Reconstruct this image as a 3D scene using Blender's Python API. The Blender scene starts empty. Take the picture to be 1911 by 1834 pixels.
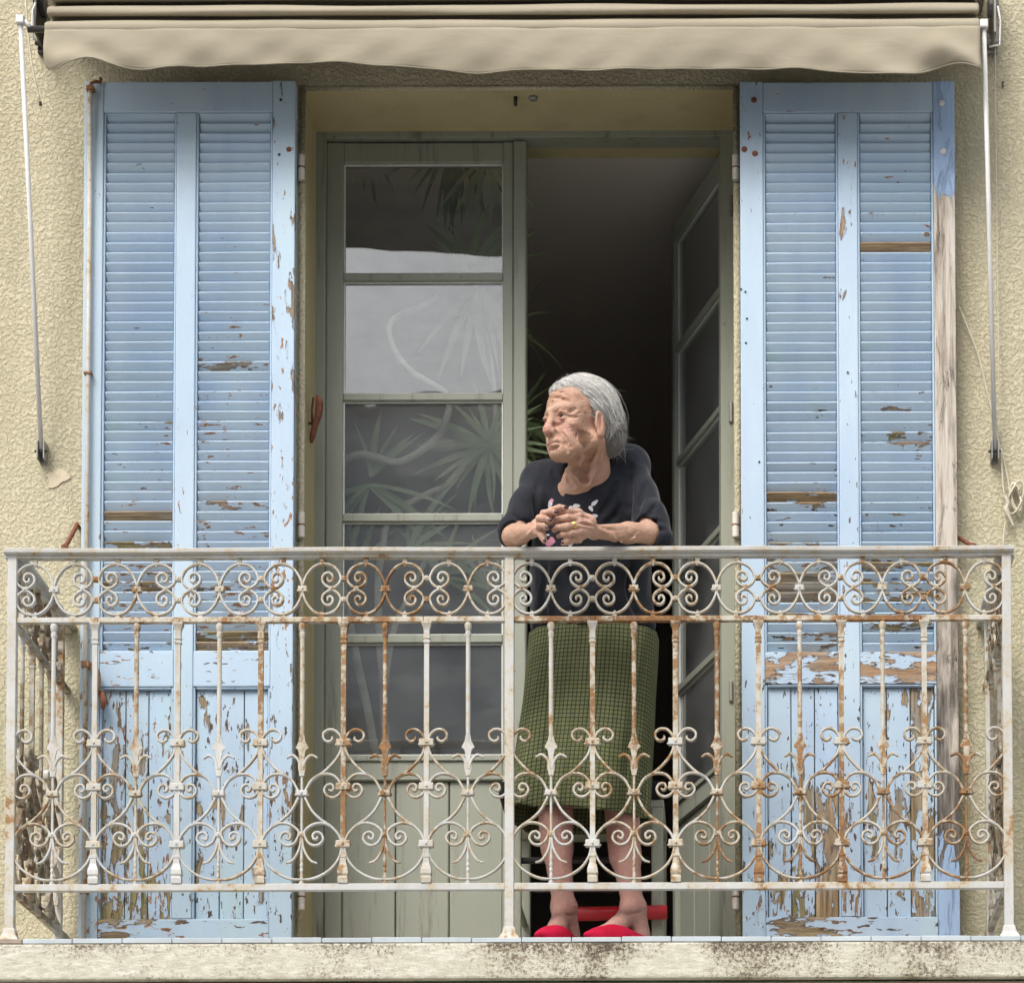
import bpy, bmesh, math, random
import numpy as np
from mathutils import Vector, Matrix, Euler
random.seed(7); RNG = np.random.RandomState(7)
sc = bpy.context.scene
COL = sc.collection
rad = math.radians

# ------------------------------------------------------------------ camera
F_PX = 5472.0; TILT = 2.9; ROLL = -0.18; W_PX, H_PX = 1911, 1834
PPX = 1366.0; PPY = 2870 - F_PX*math.tan(rad(TILT))
CAM = Vector((0.558213, -7.412224, -1.533587))
RCAM = (Matrix.Rotation(rad(90+TILT), 3, 'X') @ Matrix.Rotation(rad(ROLL), 3, 'Z'))
cd = bpy.data.cameras.new('camera'); cam = bpy.data.objects.new('camera', cd); COL.objects.link(cam)
cam.matrix_world = Matrix.Translation(CAM) @ RCAM.to_4x4()
cd.sensor_fit = 'HORIZONTAL'; cd.sensor_width = 36; cd.lens = F_PX/W_PX*36
cd.shift_x = (W_PX/2-PPX)/W_PX; cd.shift_y = (PPY-H_PX/2)/W_PX
cd.clip_end = 500; sc.camera = cam

def P(px, py, Y):
    """the point of the place at depth Y seen at a point of the photograph (used to measure it)"""
    v = RCAM @ Vector(((px-PPX)/F_PX, -(py-PPY)/F_PX, -1)); v /= v.y
    return CAM + v*(Y-CAM.y)

# ------------------------------------------------------------------ world, sun, exposure
world = bpy.data.worlds.new('World'); sc.world = world; world.use_nodes = True
wn = world.node_tree; bg = wn.nodes['Background']
sky = wn.nodes.new('ShaderNodeTexSky'); sky.sky_type = 'NISHITA'; sky.sun_disc = False
SUN_EL, SUN_AZ = 48, 205
sky.sun_elevation = rad(SUN_EL); sky.sun_rotation = rad(SUN_AZ); sky.dust_density = 4; sky.air_density = 1.0
hs = wn.nodes.new('ShaderNodeHueSaturation'); hs.inputs['Saturation'].default_value = 0.35
wn.links.new(sky.outputs[0], hs.inputs['Color']); wn.links.new(hs.outputs[0], bg.inputs[0])
bg.inputs[1].default_value = 0.15
sd = bpy.data.lights.new('sun', 'SUN'); sd.energy = 0.9; sd.angle = rad(25); sd.color = (1, .97, .92)
sun = bpy.data.objects.new('sun', sd); COL.objects.link(sun)
az = rad(SUN_AZ); el = rad(SUN_EL)
sdir = Vector((math.sin(az)*math.cos(el), math.cos(az)*math.cos(el), math.sin(el)))
sun.rotation_euler = sdir.to_track_quat('Z', 'Y').to_euler()
sc.view_settings.view_transform = 'Standard'; sc.view_settings.look = 'None'
sc.view_settings.gamma = 1; sc.view_settings.use_curve_mapping = False
sc.view_settings.exposure = 0.80
sc.cycles.max_bounces = 8; sc.cycles.transparent_max_bounces = 16

# ------------------------------------------------------------------ object helpers
def tag(o, label=None, cat=None, group=None, kind=None):
    if label: o['label'] = label
    if cat: o['category'] = cat
    if group: o['group'] = group
    if kind: o['kind'] = kind
    return o
def empty(name, loc, label=None, cat=None, group=None, kind=None):
    o = bpy.data.objects.new(name, None); COL.objects.link(o); o.location = loc; o.empty_display_size = .1
    return tag(o, label, cat, group, kind)
WORLD = {}
def wpos(o):
    return WORLD.get(o.name, o.location.copy())
def attach(o, parent):
    if parent is not None:
        o.parent = parent
        o.matrix_parent_inverse = Matrix.LocRotScale(wpos(parent), parent.rotation_euler, parent.scale).inverted()
def link(name, me, mat=None, parent=None, loc=(0, 0, 0), rot=None, col=None, smooth=False, scale=None):
    """one mesh object, given in world coordinates; parents carry only translations"""
    o = bpy.data.objects.new(name, me); COL.objects.link(o)
    if mat is not None and not me.materials: me.materials.append(mat)
    o.location = loc; WORLD[o.name] = Vector(loc)
    if rot is not None: o.rotation_euler = rot
    if scale is not None: o.scale = scale
    if col is not None: o.color = tuple(col)
    if smooth:
        for p in me.polygons: p.use_smooth = True
    attach(o, parent)
    return o
def meshdata(name, v, f):
    me = bpy.data.meshes.new(name); me.from_pydata([tuple(a) for a in v], [], f); me.update(); return me
def bm_mesh(name, bm, bevel=0, seg=1):
    if bevel:
        bmesh.ops.bevel(bm, geom=list(bm.edges), offset=bevel, segments=seg, profile=.6, affect='EDGES', clamp_overlap=True)
    bmesh.ops.recalc_face_normals(bm, faces=bm.faces)
    me = bpy.data.meshes.new(name); bm.to_mesh(me); bm.free(); return me
def bbox(bm, x0, x1, y0, y1, z0, z1, M=None):
    vs = [bm.verts.new((x, y, z)) for x in (x0, x1) for y in (y0, y1) for z in (z0, z1)]
    for q in ((0, 1, 3, 2), (4, 6, 7, 5), (0, 4, 5, 1), (2, 3, 7, 6), (0, 2, 6, 4), (1, 5, 7, 3)):
        bm.faces.new([vs[i] for i in q])
    if M is not None: bmesh.ops.transform(bm, matrix=M, verts=vs)
    return vs
def box(name, x0, x1, y0, y1, z0, z1, mat, parent=None, bevel=.002, seg=1, col=None):
    bm = bmesh.new(); c = Vector(((x0+x1)/2, (y0+y1)/2, (z0+z1)/2))
    bbox(bm, x0-c.x, x1-c.x, y0-c.y, y1-c.y, z0-c.z, z1-c.z)
    return link(name, bm_mesh(name, bm, bevel, seg), mat, parent, loc=c, col=col)
def spline(pts, n=8, closed=False):
    """Catmull-Rom through points of any dimension"""
    p = [np.array(a, float) for a in pts]; out = []
    m = len(p)
    for i in range(m-1):
        a = p[i-1] if i > 0 else 2*p[0]-p[1]; b = p[i]; c = p[i+1]; d = p[i+2] if i+2 < m else 2*p[-1]-p[-2]
        for k in range(n):
            t = k/n
            out.append(.5*((2*b)+(-a+c)*t+(2*a-5*b+4*c-d)*t*t+(-a+3*b-3*c+d)*t**3))
    out.append(p[-1]); return out
def add_tube(bm, pts, r, sides=8, cap=True):
    """round tube through 3-D points, r a number or one per point"""
    pts = [Vector(p) for p in pts]; n = len(pts)
    rr = [r]*n if isinstance(r, (int, float)) else list(r)
    prev = None; rings = []
    for i, p in enumerate(pts):
        t = (pts[min(i+1, n-1)]-pts[max(i-1, 0)]).normalized()
        if prev is None:
            u = t.cross(Vector((0, 0, 1)));
            if u.length < .2: u = t.cross(Vector((0, 1, 0)))
        else: u = prev-t*prev.dot(t)
        u.normalize(); w = t.cross(u); prev = u
        rings.append([bm.verts.new(p+(u*math.cos(a)+w*math.sin(a))*rr[i]) for a in [2*math.pi*k/sides for k in range(sides)]])
    for a, b in zip(rings, rings[1:]):
        for k in range(sides):
            bm.faces.new((a[k], a[(k+1) % sides], b[(k+1) % sides], b[k]))
    if cap: bm.faces.new(rings[0][::-1]); bm.faces.new(rings[-1])
def tube(name, pts, r, mat, parent=None, sides=8, col=None):
    bm = bmesh.new(); c = Vector(pts[0]); add_tube(bm, [Vector(p)-c for p in pts], r, sides)
    return link(name, bm_mesh(name, bm), mat, parent, loc=c, smooth=True, col=col)
def add_lathe(bm, prof, sides=12, c=(0, 0, 0), square=False):
    """profile of (radius, z) turned about the vertical"""
    rings = []
    for r, z in prof:
        ring = []
        for k in range(sides):
            a = 2*math.pi*(k+.5)/sides; q = r
            if square: q = r/max(abs(math.cos(a)), abs(math.sin(a)))
            ring.append(bm.verts.new((c[0]+q*math.cos(a), c[1]+q*math.sin(a), c[2]+z)))
        rings.append(ring)
    for a, b in zip(rings, rings[1:]):
        for k in range(sides): bm.faces.new((a[k], a[(k+1) % sides], b[(k+1) % sides], b[k]))
    bm.faces.new(rings[0][::-1]); bm.faces.new(rings[-1])

# ------------------------------------------------------------------ material helpers
class MT:
    def __init__(s, name):
        s.m = bpy.data.materials.new(name); s.m.use_nodes = True; s.t = s.m.node_tree
        s.b = s.t.nodes['Principled BSDF']; s.out = s.t.nodes['Material Output']; s._pos = None
    def n(s, typ, **kw):
        nd = s.t.nodes.new(typ)
        for k, v in kw.items():
            if hasattr(nd, k): setattr(nd, k, v)
        return nd
    def put(s, sock, v):
        if isinstance(v, bpy.types.NodeSocket): s.t.links.new(v, sock)
        elif isinstance(v, (tuple, list)) and len(v) == 3 and sock.type == 'RGBA': sock.default_value = (*v, 1)
        else: sock.default_value = v
    def pos(s, scale=(1, 1, 1), off=(0, 0, 0), obj=False):
        if obj:
            g = s.n('ShaderNodeTexCoord').outputs['Object']
        else:
            if s._pos is None: s._pos = s.n('ShaderNodeNewGeometry')
            g = s._pos.outputs['Position']
        mp = s.n('ShaderNodeMapping'); s.put(mp.inputs['Vector'], g)
        mp.inputs['Scale'].default_value = scale; mp.inputs['Location'].default_value = off
        return mp.outputs[0]
    def noise(s, vec, scale, detail=6, rough=.6, dist=0.):
        nd = s.n('ShaderNodeTexNoise'); s.put(nd.inputs['Vector'], vec)
        nd.inputs['Scale'].default_value = scale; nd.inputs['Detail'].default_value = detail
        nd.inputs['Roughness'].default_value = rough; nd.inputs['Distortion'].default_value = dist
        return nd.outputs[0]
    def voro(s, vec, scale, feature='F1'):
        nd = s.n('ShaderNodeTexVoronoi'); nd.feature = feature; s.put(nd.inputs['Vector'], vec)
        nd.inputs['Scale'].default_value = scale; return nd.outputs[0]
    def math(s, op, a, b=0., clamp=False):
        nd = s.n('ShaderNodeMath'); nd.operation = op; nd.use_clamp = clamp
        s.put(nd.inputs[0], a); s.put(nd.inputs[1], b); return nd.outputs[0]
    def rng(s, v, a, b, c=0., d=1., smooth=False):
        nd = s.n('ShaderNodeMapRange'); s.put(nd.inputs['Value'], v)
        if smooth: nd.interpolation_type = 'SMOOTHSTEP'
        for k, x in zip(('From Min', 'From Max', 'To Min', 'To Max'), (a, b, c, d)): nd.inputs[k].default_value = x
        return nd.outputs[0]
    def mix(s, f, a, b, mode='MIX'):
        nd = s.n('ShaderNodeMix'); nd.data_type = 'RGBA'; nd.blend_type = mode
        s.put(nd.inputs[0], f); s.put(nd.inputs[6], a); s.put(nd.inputs[7], b); return nd.outputs[2]
    def ramp(s, v, stops):
        nd = s.n('ShaderNodeValToRGB'); s.put(nd.inputs[0], v); e = nd.color_ramp.elements
        while len(e) < len(stops): e.new(.5)
        for k, (p, c) in enumerate(stops): e[k].position = p; e[k].color = (*c, 1)
        return nd.outputs[0]
    def objcol(s):
        nd = s.n('ShaderNodeObjectInfo'); sp = s.n('ShaderNodeSeparateColor'); s.put(sp.inputs[0], nd.outputs['Color'])
        return sp.outputs[0], sp.outputs[1], sp.outputs[2], nd.outputs['Random']
    def z(s):
        if s._pos is None: s._pos = s.n('ShaderNodeNewGeometry')
        sp = s.n('ShaderNodeSeparateXYZ'); s.put(sp.inputs[0], s._pos.outputs['Position']); return sp.outputs[2], sp.outputs[0]
    def bump(s, h, dist=.002, strength=1., prev=None):
        nd = s.n('ShaderNodeBump'); nd.inputs['Distance'].default_value = dist; nd.inputs['Strength'].default_value = strength
        s.put(nd.inputs['Height'], h)
        if prev is not None: s.put(nd.inputs['Normal'], prev)
        return nd.outputs[0]
    def end(s, color=None, rough=.6, normal=None, metal=0., spec=None, **kw):
        if color is not None: s.put(s.b.inputs['Base Color'], color)
        s.put(s.b.inputs['Roughness'], rough); s.put(s.b.inputs['Metallic'], metal)
        if normal is not None: s.put(s.b.inputs['Normal'], normal)
        if spec is not None: s.b.inputs['Specular IOR Level'].default_value = spec
        for k, v in kw.items(): s.put(s.b.inputs[k.replace('_', ' ')], v)
        return s.m
def plain(name, c, rough=.6, metal=0., var=.12, scale=30., bump=.0006):
    t = MT(name); p = t.pos(); n = t.noise(p, scale, 6); m = t.noise(p, scale*.15, 3)
    k = t.math('ADD', t.math('MULTIPLY', n, .6), t.math('MULTIPLY', m, .6))
    a = tuple(x*(1-var*1.6) for x in c); b = tuple(min(1, x*(1+var)) for x in c)
    return t.end(t.mix(t.rng(k, .35, .8), a, b), rough, t.bump(n, bump), metal)

def mat_stucco():
    t = MT('stucco'); p = t.pos()
    wob = t.noise(p, 22, 2, .5)
    n1 = t.noise(p, 98, 4, .6, .15); n2 = t.noise(p, 240, 3, .6); big = t.noise(p, 1.6, 4, .6); mid = t.noise(p, 7, 5, .65)
    streak = t.noise(t.pos((6, 6, .7)), 1.0, 5, .6)
    h = t.math('ADD', t.rng(n1, .36, .62, 0, 1, True), t.math('MULTIPLY', n2, .45))
    h = t.math('ADD', h, t.math('MULTIPLY', wob, .2))
    c = t.mix(t.rng(big, .35, .65), (.565, .505, .35), (.625, .56, .395))
    c = t.mix(t.rng(mid, .45, .75, 0, .35), c, (.62, .56, .39))
    c = t.mix(t.rng(streak, .5, .72, 0, .4), c, (.36, .32, .20))
    c = t.mix(t.rng(n1, .30, .5, .16, 0), c, (.36, .31, .19)); c = t.mix(t.rng(n1, .56, .7, 0, .4), c, (.72, .67, .52))
    z, x = t.z()
    st2 = t.noise(t.pos((3, 3, .45), (1, 0, 2)), 1.3, 5, .65); c = t.mix(t.rng(st2, .52, .70, 0, .5), c, (.43, .37, .24))
    moss = t.math('MULTIPLY', t.rng(z, 1.6, .6), t.rng(mid, .42, .62), True)
    c = t.mix(t.math('MULTIPLY', moss, .35), c, (.42, .44, .27))
    return t.end(c, .92, t.bump(h, .0036, .85), spec=.2)
def mat_render():
    t = MT('smooth_render'); p = t.pos(); n = t.noise(p, 40, 5); b = t.noise(t.pos((5, 5, 1)), 1.4, 5)
    c = t.mix(t.rng(b, .38, .66), (.50, .435, .25), (.45, .38, .21))
    c = t.mix(t.rng(t.noise(p, 9, 6), .55, .8, 0, .5), c, (.30, .22, .12))
    return t.end(c, .9, t.bump(n, .0015, .6), spec=.2)
def mat_paint(name, horiz, base=(.41, .54, .715), low=True):
    t = MT(name); st = (.16, 1, 1) if horiz else (1, 1, .13)
    st2 = (.42, 1, 1) if horiz else (1, 1, .36)
    R, G, B, rnd = t.objcol()
    ps = t.pos(st); p2 = t.pos(st2); p = t.pos()
    nb = t.noise(p2, 27, 3, .6, .5); nf = t.noise(ps, 62, 6, .7); nl = t.noise(p, 2.6, 2)
    k = t.math('ADD', t.math('MULTIPLY', nb, .56), t.math('MULTIPLY', nf, .28))
    k = t.math('ADD', k, t.math('MULTIPLY', nl, .34))          # centred near .59
    z, x = t.z()
    amt = R
    if low: amt = t.math('ADD', R, t.rng(z, .95, .45, 0, .14))
    v = t.math('ADD', t.math('ADD', k, t.math('MULTIPLY', t.math('SUBTRACT', t.noise(ps, 19, 5, .7), .5), .30)), t.math('MULTIPLY', amt, .56))
    mask = t.rng(v, .868, .880)
    lip = t.math('SUBTRACT', t.rng(v, .846, .864), mask, True)
    # wood
    g1 = t.noise(t.pos((.06, 1, 1) if horiz else (1, 1, .05)), 120, 5, .7); g2 = t.noise(p2, 7, 4)
    wood = t.ramp(g1, [(.25, (.10, .052, .028)), (.48, (.34, .20, .115)), (.62, (.50, .33, .21)), (.8, (.56, .46, .36))])
    wood = t.mix(t.rng(g2, .46, .62), wood, t.ramp(g1, [(.3, (.07, .065, .055)), (.5, (.26, .235, .20)), (.7, (.46, .43, .38))]))
    wood = t.mix(t.math('MULTIPLY', B, t.rng(g2, .62, .48)), wood, t.ramp(g1, [(.35, (.10, .11, .045)), (.7, (.34, .32, .15))]))
    # paint
    q = t.noise(t.pos((1, 1, .25)), 5.5, 4, .6); q2 = t.noise(p, 1.7, 3)
    blue = t.mix(t.rng(q, .35, .66), tuple(x*.93 for x in base), (.52, .63, .735))
    blue = t.mix(t.rng(q2, .42, .7, 0, .55), blue, (.37, .545, .68))
    blue = t.mix(t.math('MULTIPLY', G, .9), blue, (.44, .53, .57))
    blue = t.mix(t.math('MULTIPLY', B, t.rng(q, .52, .68)), blue, (.36, .55, .55))
    blue = t.mix(t.rng(nf, .63, .78, 0, .5), blue, (.27, .36, .47))
    blue = t.mix(lip, blue, (.62, .70, .80))
    chip = t.noise(t.pos((.35, 1, 1.3) if horiz else (1.3, 1, .4)), 62, 4, .6)
    chv = t.math('ADD', t.math('ADD', chip, t.math('MULTIPLY', nl, .25)), t.math('MULTIPLY', amt, .16))
    chv = t.math('ADD', chv, t.rng(z, 2.0, .8, -.022, .036))
    chm = t.rng(chv, .812, .824)
    blue = t.mix(t.math('MULTIPLY', t.rng(chv, .790, .808), .6), blue, (.62, .70, .78))
    blue = t.mix(chm, blue, t.mix(t.rng(nl, .45, .55), (.075, .062, .055), (.27, .15, .085)))
    c = t.mix(mask, blue, wood)
    edge = t.math('MULTIPLY', t.rng(v, .862, .869), t.rng(v, .892, .876))
    c = t.mix(t.math('MULTIPLY', edge, .5), c, (.09, .06, .045))
    h = t.math('ADD', t.math('MULTIPLY', mask, -1.), t.math('MULTIPLY', lip, .5))
    nn = t.bump(h, .0022, 1.); nn = t.bump(g1, .0009, .55, nn)
    return t.end(c, t.rng(mask, 0, 1, .42, .85), nn, spec=.35)
def mat_rotten():
    t = MT('weathered_wood'); R, G, B, rnd = t.objcol()
    g1 = t.noise(t.pos((1, 1, .05)), 75, 5, .7); g2 = t.noise(t.pos((1, 1, .3)), 10, 4); b = t.noise(t.pos((1, 1, .2)), 22, 6, .7, .6)
    c = t.ramp(g1, [(.28, (.17, .12, .09)), (.42, (.40, .34, .28)), (.53, (.56, .50, .43)), (.75, (.63, .60, .55))])
    z, x = t.z()
    grey = t.ramp(g1, [(.3, (.035, .028, .022)), (.5, (.17, .15, .13)), (.7, (.40, .37, .34))])
    c = t.mix(t.rng(t.math('ADD', g2, t.rng(z, 1.6, .5, 0, .22)), .52, .68), c, grey)
    c = t.mix(t.rng(b, .60, .66), c, (.055, .03, .02))
    v = t.math('ADD', t.math('ADD', t.math('MULTIPLY', b, .5), t.math('MULTIPLY', g2, .5)), t.math('MULTIPLY', R, .5))
    pk = t.math('MAXIMUM', t.rng(v, .80, .815), t.rng(t.math('ADD', z, t.math('MULTIPLY', b, .28)), 2.335, 2.345))
    pk = t.math('MAXIMUM', pk, t.rng(t.math('ADD', t.math('SUBTRACT', .26, t.rng(z, .25, .62, 0, .30)), t.math('MULTIPLY', b, .7)), .50, .52))
    c = t.mix(pk, c, (.37, .50, .70))
    h = t.math('ADD', g1, t.math('ADD', t.math('MULTIPLY', pk, .7), t.math('MULTIPLY', t.rng(b, .55, .66), -1.2)))
    return t.end(c, .85, t.bump(h, .004, 1.), spec=.2)
def mat_iron():
    t = MT('painted_iron'); R, G, B, rnd = t.objcol(); p = t.pos()
    a = t.noise(p, 46, 6, .7); b = t.noise(t.pos((1, 1, .35)), 13, 4, .6); l = t.noise(p, 1.9, 2)
    v = t.math('ADD', t.math('ADD', t.math('MULTIPLY', a, .5), t.math('MULTIPLY', b, .3)), t.math('MULTIPLY', l, .25))
    v = t.math('ADD', t.math('ADD', v, .094), t.math('MULTIPLY', R, .42))     # about .52 at R 0
    c = t.mix(t.rng(b, .35, .7), (.56, .555, .53), (.47, .465, .445))
    c = t.mix(t.rng(v, .60, .68, 0, .7), c, (.50, .41, .26))
    c = t.mix(t.rng(v, .68, .74), c, t.mix(t.rng(a, .4, .65), (.15, .065, .03), (.35, .19, .075)))
    c = t.mix(t.rng(v, .86, .92), c, (.10, .042, .022))
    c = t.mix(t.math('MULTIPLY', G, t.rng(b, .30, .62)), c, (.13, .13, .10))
    sp = t.rng(t.noise(p, 190, 3, .7), .66, .72, 0, .7)
    c = t.mix(sp, c, (.25, .17, .09))
    return t.end(c, t.rng(v, .6, .75, .42, .85), t.bump(a, .0016, .7), spec=.35)
def mat_door():
    t = MT('green_door_paint'); R, G, B, rnd = t.objcol(); p = t.pos(); n = t.noise(p, 60, 5)
    v = t.noise(t.pos((1, 1, .07)), 26, 6, .7); m = t.noise(t.pos((1, 1, .4)), 3.5, 4)
    z, x = t.z()
    c = t.mix(t.rng(m, .36, .66), (.27, .285, .225), (.31, .32, .26))
    low = t.rng(z, .95, .2)
    c = t.mix(t.math('MULTIPLY', low, .65), c, (.38, .39, .32))
    st = t.math('MULTIPLY', t.rng(v, .56, .70), t.math('ADD', t.rng(z, .5, .1), R), True)
    c = t.mix(t.math('MULTIPLY', st, .8), c, (.15, .12, .085))
    sp = t.rng(t.noise(p, 30, 2), .74, .78)
    c = t.mix(sp, c, (.10, .10, .08))
    return t.end(c, .5, t.bump(n, .0009, .5, t.bump(v, .001, .4)), spec=.4)
def mat_glass():
    t = MT('old_window_glass')
    n = t.noise(t.pos((1, 1, .7)), 3.2, 2, .4); bp = t.bump(n, .004, .45)
    g = t.n('ShaderNodeBsdfGlossy'); g.inputs['Roughness'].default_value = .012; t.put(g.inputs['Normal'], bp)
    g.inputs['Color'].default_value = (.94, .95, .97, 1)
    tr = t.n('ShaderNodeBsdfTransparent'); tr.inputs[0].default_value = (.93, .95, .94, 1)
    df = t.n('ShaderNodeBsdfDiffuse'); df.inputs[0].default_value = (.5, .5, .48, 1)
    fr = t.n('ShaderNodeFresnel'); fr.inputs['IOR'].default_value = 1.5
    f2 = t.math('MULTIPLY', fr.outputs[0], 2.1, True)
    ms = t.n('ShaderNodeMixShader'); t.put(ms.inputs[0], f2); t.t.links.new(tr.outputs[0], ms.inputs[1]); t.t.links.new(g.outputs[0], ms.inputs[2])
    d = t.math('ADD', t.rng(t.noise(t.pos((1, 1, .8), (2, 0, 5)), 3.2, 4, .6), .35, .7, .05, .17), t.rng(t.noise(t.pos((.6, 1, 2.2)), 9, 4, .6), .5, .7, 0, .05))
    m2 = t.n('ShaderNodeMixShader'); t.put(m2.inputs[0], d); t.t.links.new(ms.outputs[0], m2.inputs[1]); t.t.links.new(df.outputs[0], m2.inputs[2])
    t.t.links.new(m2.outputs[0], t.out.inputs[0]); return t.m
def mat_concrete():
    t = MT('weathered_concrete'); p = t.pos()
    a = t.noise(p, 135, 5, .75); b = t.noise(t.pos((1, 1, .55)), 5.5, 5, .6); f = t.noise(t.pos((.5, 1, 1.6)), 60, 4, .7)
    z, x = t.z()
    c = t.mix(t.rng(f, .38, .66), (.54, .51, .40), (.72, .70, .585))
    c = t.mix(t.rng(b, .48, .66, 0, .55), c, (.49, .48, .34))
    top = t.rng(z, -.07, -.012)
    cl = t.noise(t.pos((1, 1, .25), (7, 0, 3)), 3.4, 3, .5)
    v = t.math('ADD', t.math('ADD', t.math('MULTIPLY', a, .60), t.math('MULTIPLY', t.math('SUBTRACT', cl, .5), .32)), t.math('ADD', t.math('MULTIPLY', b, .42), t.math('MULTIPLY', top, .085)))
    c = t.mix(t.rng(v, .53, .62), c, (.28, .23, .17))
    c = t.mix(t.rng(v, .60, .67), c, (.10, .085, .065))
    return t.end(c, .95, t.bump(t.math('ADD', a, f), .003, .8), spec=.15)
def mat_fabric(name, c, c2):
    t = MT(name); p = t.pos()
    w = t.n('ShaderNodeTexWave'); t.put(w.inputs[0], t.pos((1, 1, 1))); w.inputs['Scale'].default_value = 220; w.inputs['Distortion'].default_value = .5
    b = t.noise(t.pos((.5, 1, 1.5)), 4, 5, .6); n = t.noise(p, 260, 2)
    cc = t.mix(t.rng(b, .36, .68), c, c2)
    cc = t.mix(t.rng(t.noise(t.pos((.3, 1, 3)), 8, 5), .5, .8, 0, .18), cc, tuple(x*.6 for x in c))
    fold = t.noise(t.pos((.8, 1, 1.5), (3, 0, 1)), 7, 3, .5, .6)
    return t.end(cc, .9, t.bump(n, .0006, .4, t.bump(fold, .02, .22)), spec=.15)

M = {}
M['stucco'] = mat_stucco(); M['render'] = mat_render()
M['paint_h'] = mat_paint('blue_paint_slat', True, low=False); M['paint_rail'] = mat_paint('blue_paint_rail', True)
M['paint_v'] = mat_paint('blue_paint_upright', False)
M['rotten'] = mat_rotten(); M['iron'] = mat_iron(); M['door'] = mat_door(); M['glass'] = mat_glass()
M['concrete'] = mat_concrete()
M['awning'] = mat_fabric('awning_cloth', (.295, .26, .19), (.36, .315, .235))
M['dark_metal'] = plain('dark_metal', (.06, .055, .05), .45, .6)
M['grey_metal'] = plain('dull_grey_metal', (.30, .29, .27), .5, .5)
M['white_metal'] = plain('white_coated_metal', (.66, .65, .62), .4, 0, .06)
M['cream_metal'] = plain('cream_painted_hinge', (.66, .60, .52), .55, 0, .12, 60)
M['rust'] = plain('rusty_iron', (.23, .085, .045), .85, .1, .4, 70, .002)
M['putty'] = plain('window_putty', (.70, .70, .66), .7, 0, .12, 80)
M['tile'] = plain('pale_blue_tile', (.50, .55, .57), .35, 0, .14, 12)
M['tile_brown'] = plain('worn_brown_tile', (.34, .27, .21), .7, 0, .3, 25)
M['rope'] = plain('pale_cord', (.60, .55, .42), .85, 0, .2, 200)
M['plaster'] = plain('interior_plaster', (.34, .30, .25), .9, 0, .06, 4)
M['ceiling'] = plain('interior_ceiling', (.90, .83, .75), .9, 0, .04, 3)
M['floor'] = plain('interior_floor', (.14, .09, .06), .5, 0, .2, 6)
M['balcony_floor'] = plain('balcony_floor', (.45, .42, .37), .7, 0, .15, 8)
M['ground'] = plain('street_asphalt', (.33, .32, .30), .9, 0, .15, 3)
M['opposite'] = plain('opposite_wall', (.50, .555, .62), .9, 0, .15, .6)
M['opposite_roof'] = plain('opposite_roof', (.38, .33, .31), .9, 0, .2, .8)
M['opposite_window'] = plain('opposite_window', (.16, .17, .18), .3)
# ================================================================== the place: ground, street, facade, room
WY = .62        # the plane of the outer wall
FY = .872       # the plane of the door frame, at the back of the reveal
kx = lambda px, Y, py=700: P(px, py, Y).x
kz = lambda py, Y, px=955: P(px, py, Y).z
GZ = -3.1
bm = bmesh.new(); bbox(bm, -60, 60, -60, 30, GZ-.3, GZ)
tag(link('ground', bm_mesh('ground', bm), M['ground']), kind='structure')

OX0 = kx(562, WY); OX1 = kx(1376, WY); OZ1 = kz(163, WY)
RX0 = OX0; RX1 = OX1
facade = empty('house_facade', (0, WY, 0), 'yellow rough-cast house front around the tall balcony door', 'house')
WT = .42
RH = .035       # smooth band next to the opening
for nm, a in (('wall', (-5, OX0, GZ, 4.6)), ('wall', (OX1, 5, GZ, 4.6)), ('lintel', (OX0, OX1, OZ1, 4.6)), ('wall', (OX0, OX1, GZ, -.1))):
    bm = bmesh.new(); bbox(bm, a[0], a[1], WY, WY+WT, a[2], a[3]); o = link(nm, bm_mesh(nm, bm), M['stucco'], facade)
# smooth render lining the reveal, 3 mm thick, and the soffit
rv = .003
for nm, a in (('reveal', (OX0, OX0+rv, WY+.012, WY+WT, 0, OZ1)), ('reveal', (OX1-rv, OX1, WY+.012, WY+WT, 0, OZ1)),
              ('soffit', (OX0+rv, OX1-rv, WY+.012, WY+WT, OZ1-rv, OZ1))):
    box(nm, *a, M['render'], facade, bevel=0)
# rounded plaster edge of the left and right jambs
for x in (OX0, OX1):
    tube('plaster_edge', [(x, WY+.004, 0), (x, WY+.004, OZ1)], .010, M['stucco'], facade, 10)
tube('plaster_edge', [(OX0, WY+.004, OZ1), (OX1, WY+.004, OZ1)], .007, M['stucco'], facade, 10)
# plaster patch on the left of the wall
bm = bmesh.new(); c = P(106, 893, WY)
pp = [(c.x+math.cos(a)*(.030+.010*math.sin(3*a+1)), WY-.0035, c.z+math.sin(a)*(.024+.009*math.sin(2*a))) for a in np.linspace(0, 2*math.pi, 18)[:-1]]
f = bm.faces.new([bm.verts.new(p) for p in pp]); r = bmesh.ops.extrude_face_region(bm, geom=[f])
for v in r['geom']:
    if isinstance(v, bmesh.types.BMVert): v.co.y += .006
o = link('plaster_patch', bm_mesh('plaster_patch', bm), plain('filler_patch', (.62, .53, .38), .9, 0, .1, 40, .003), facade)
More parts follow.
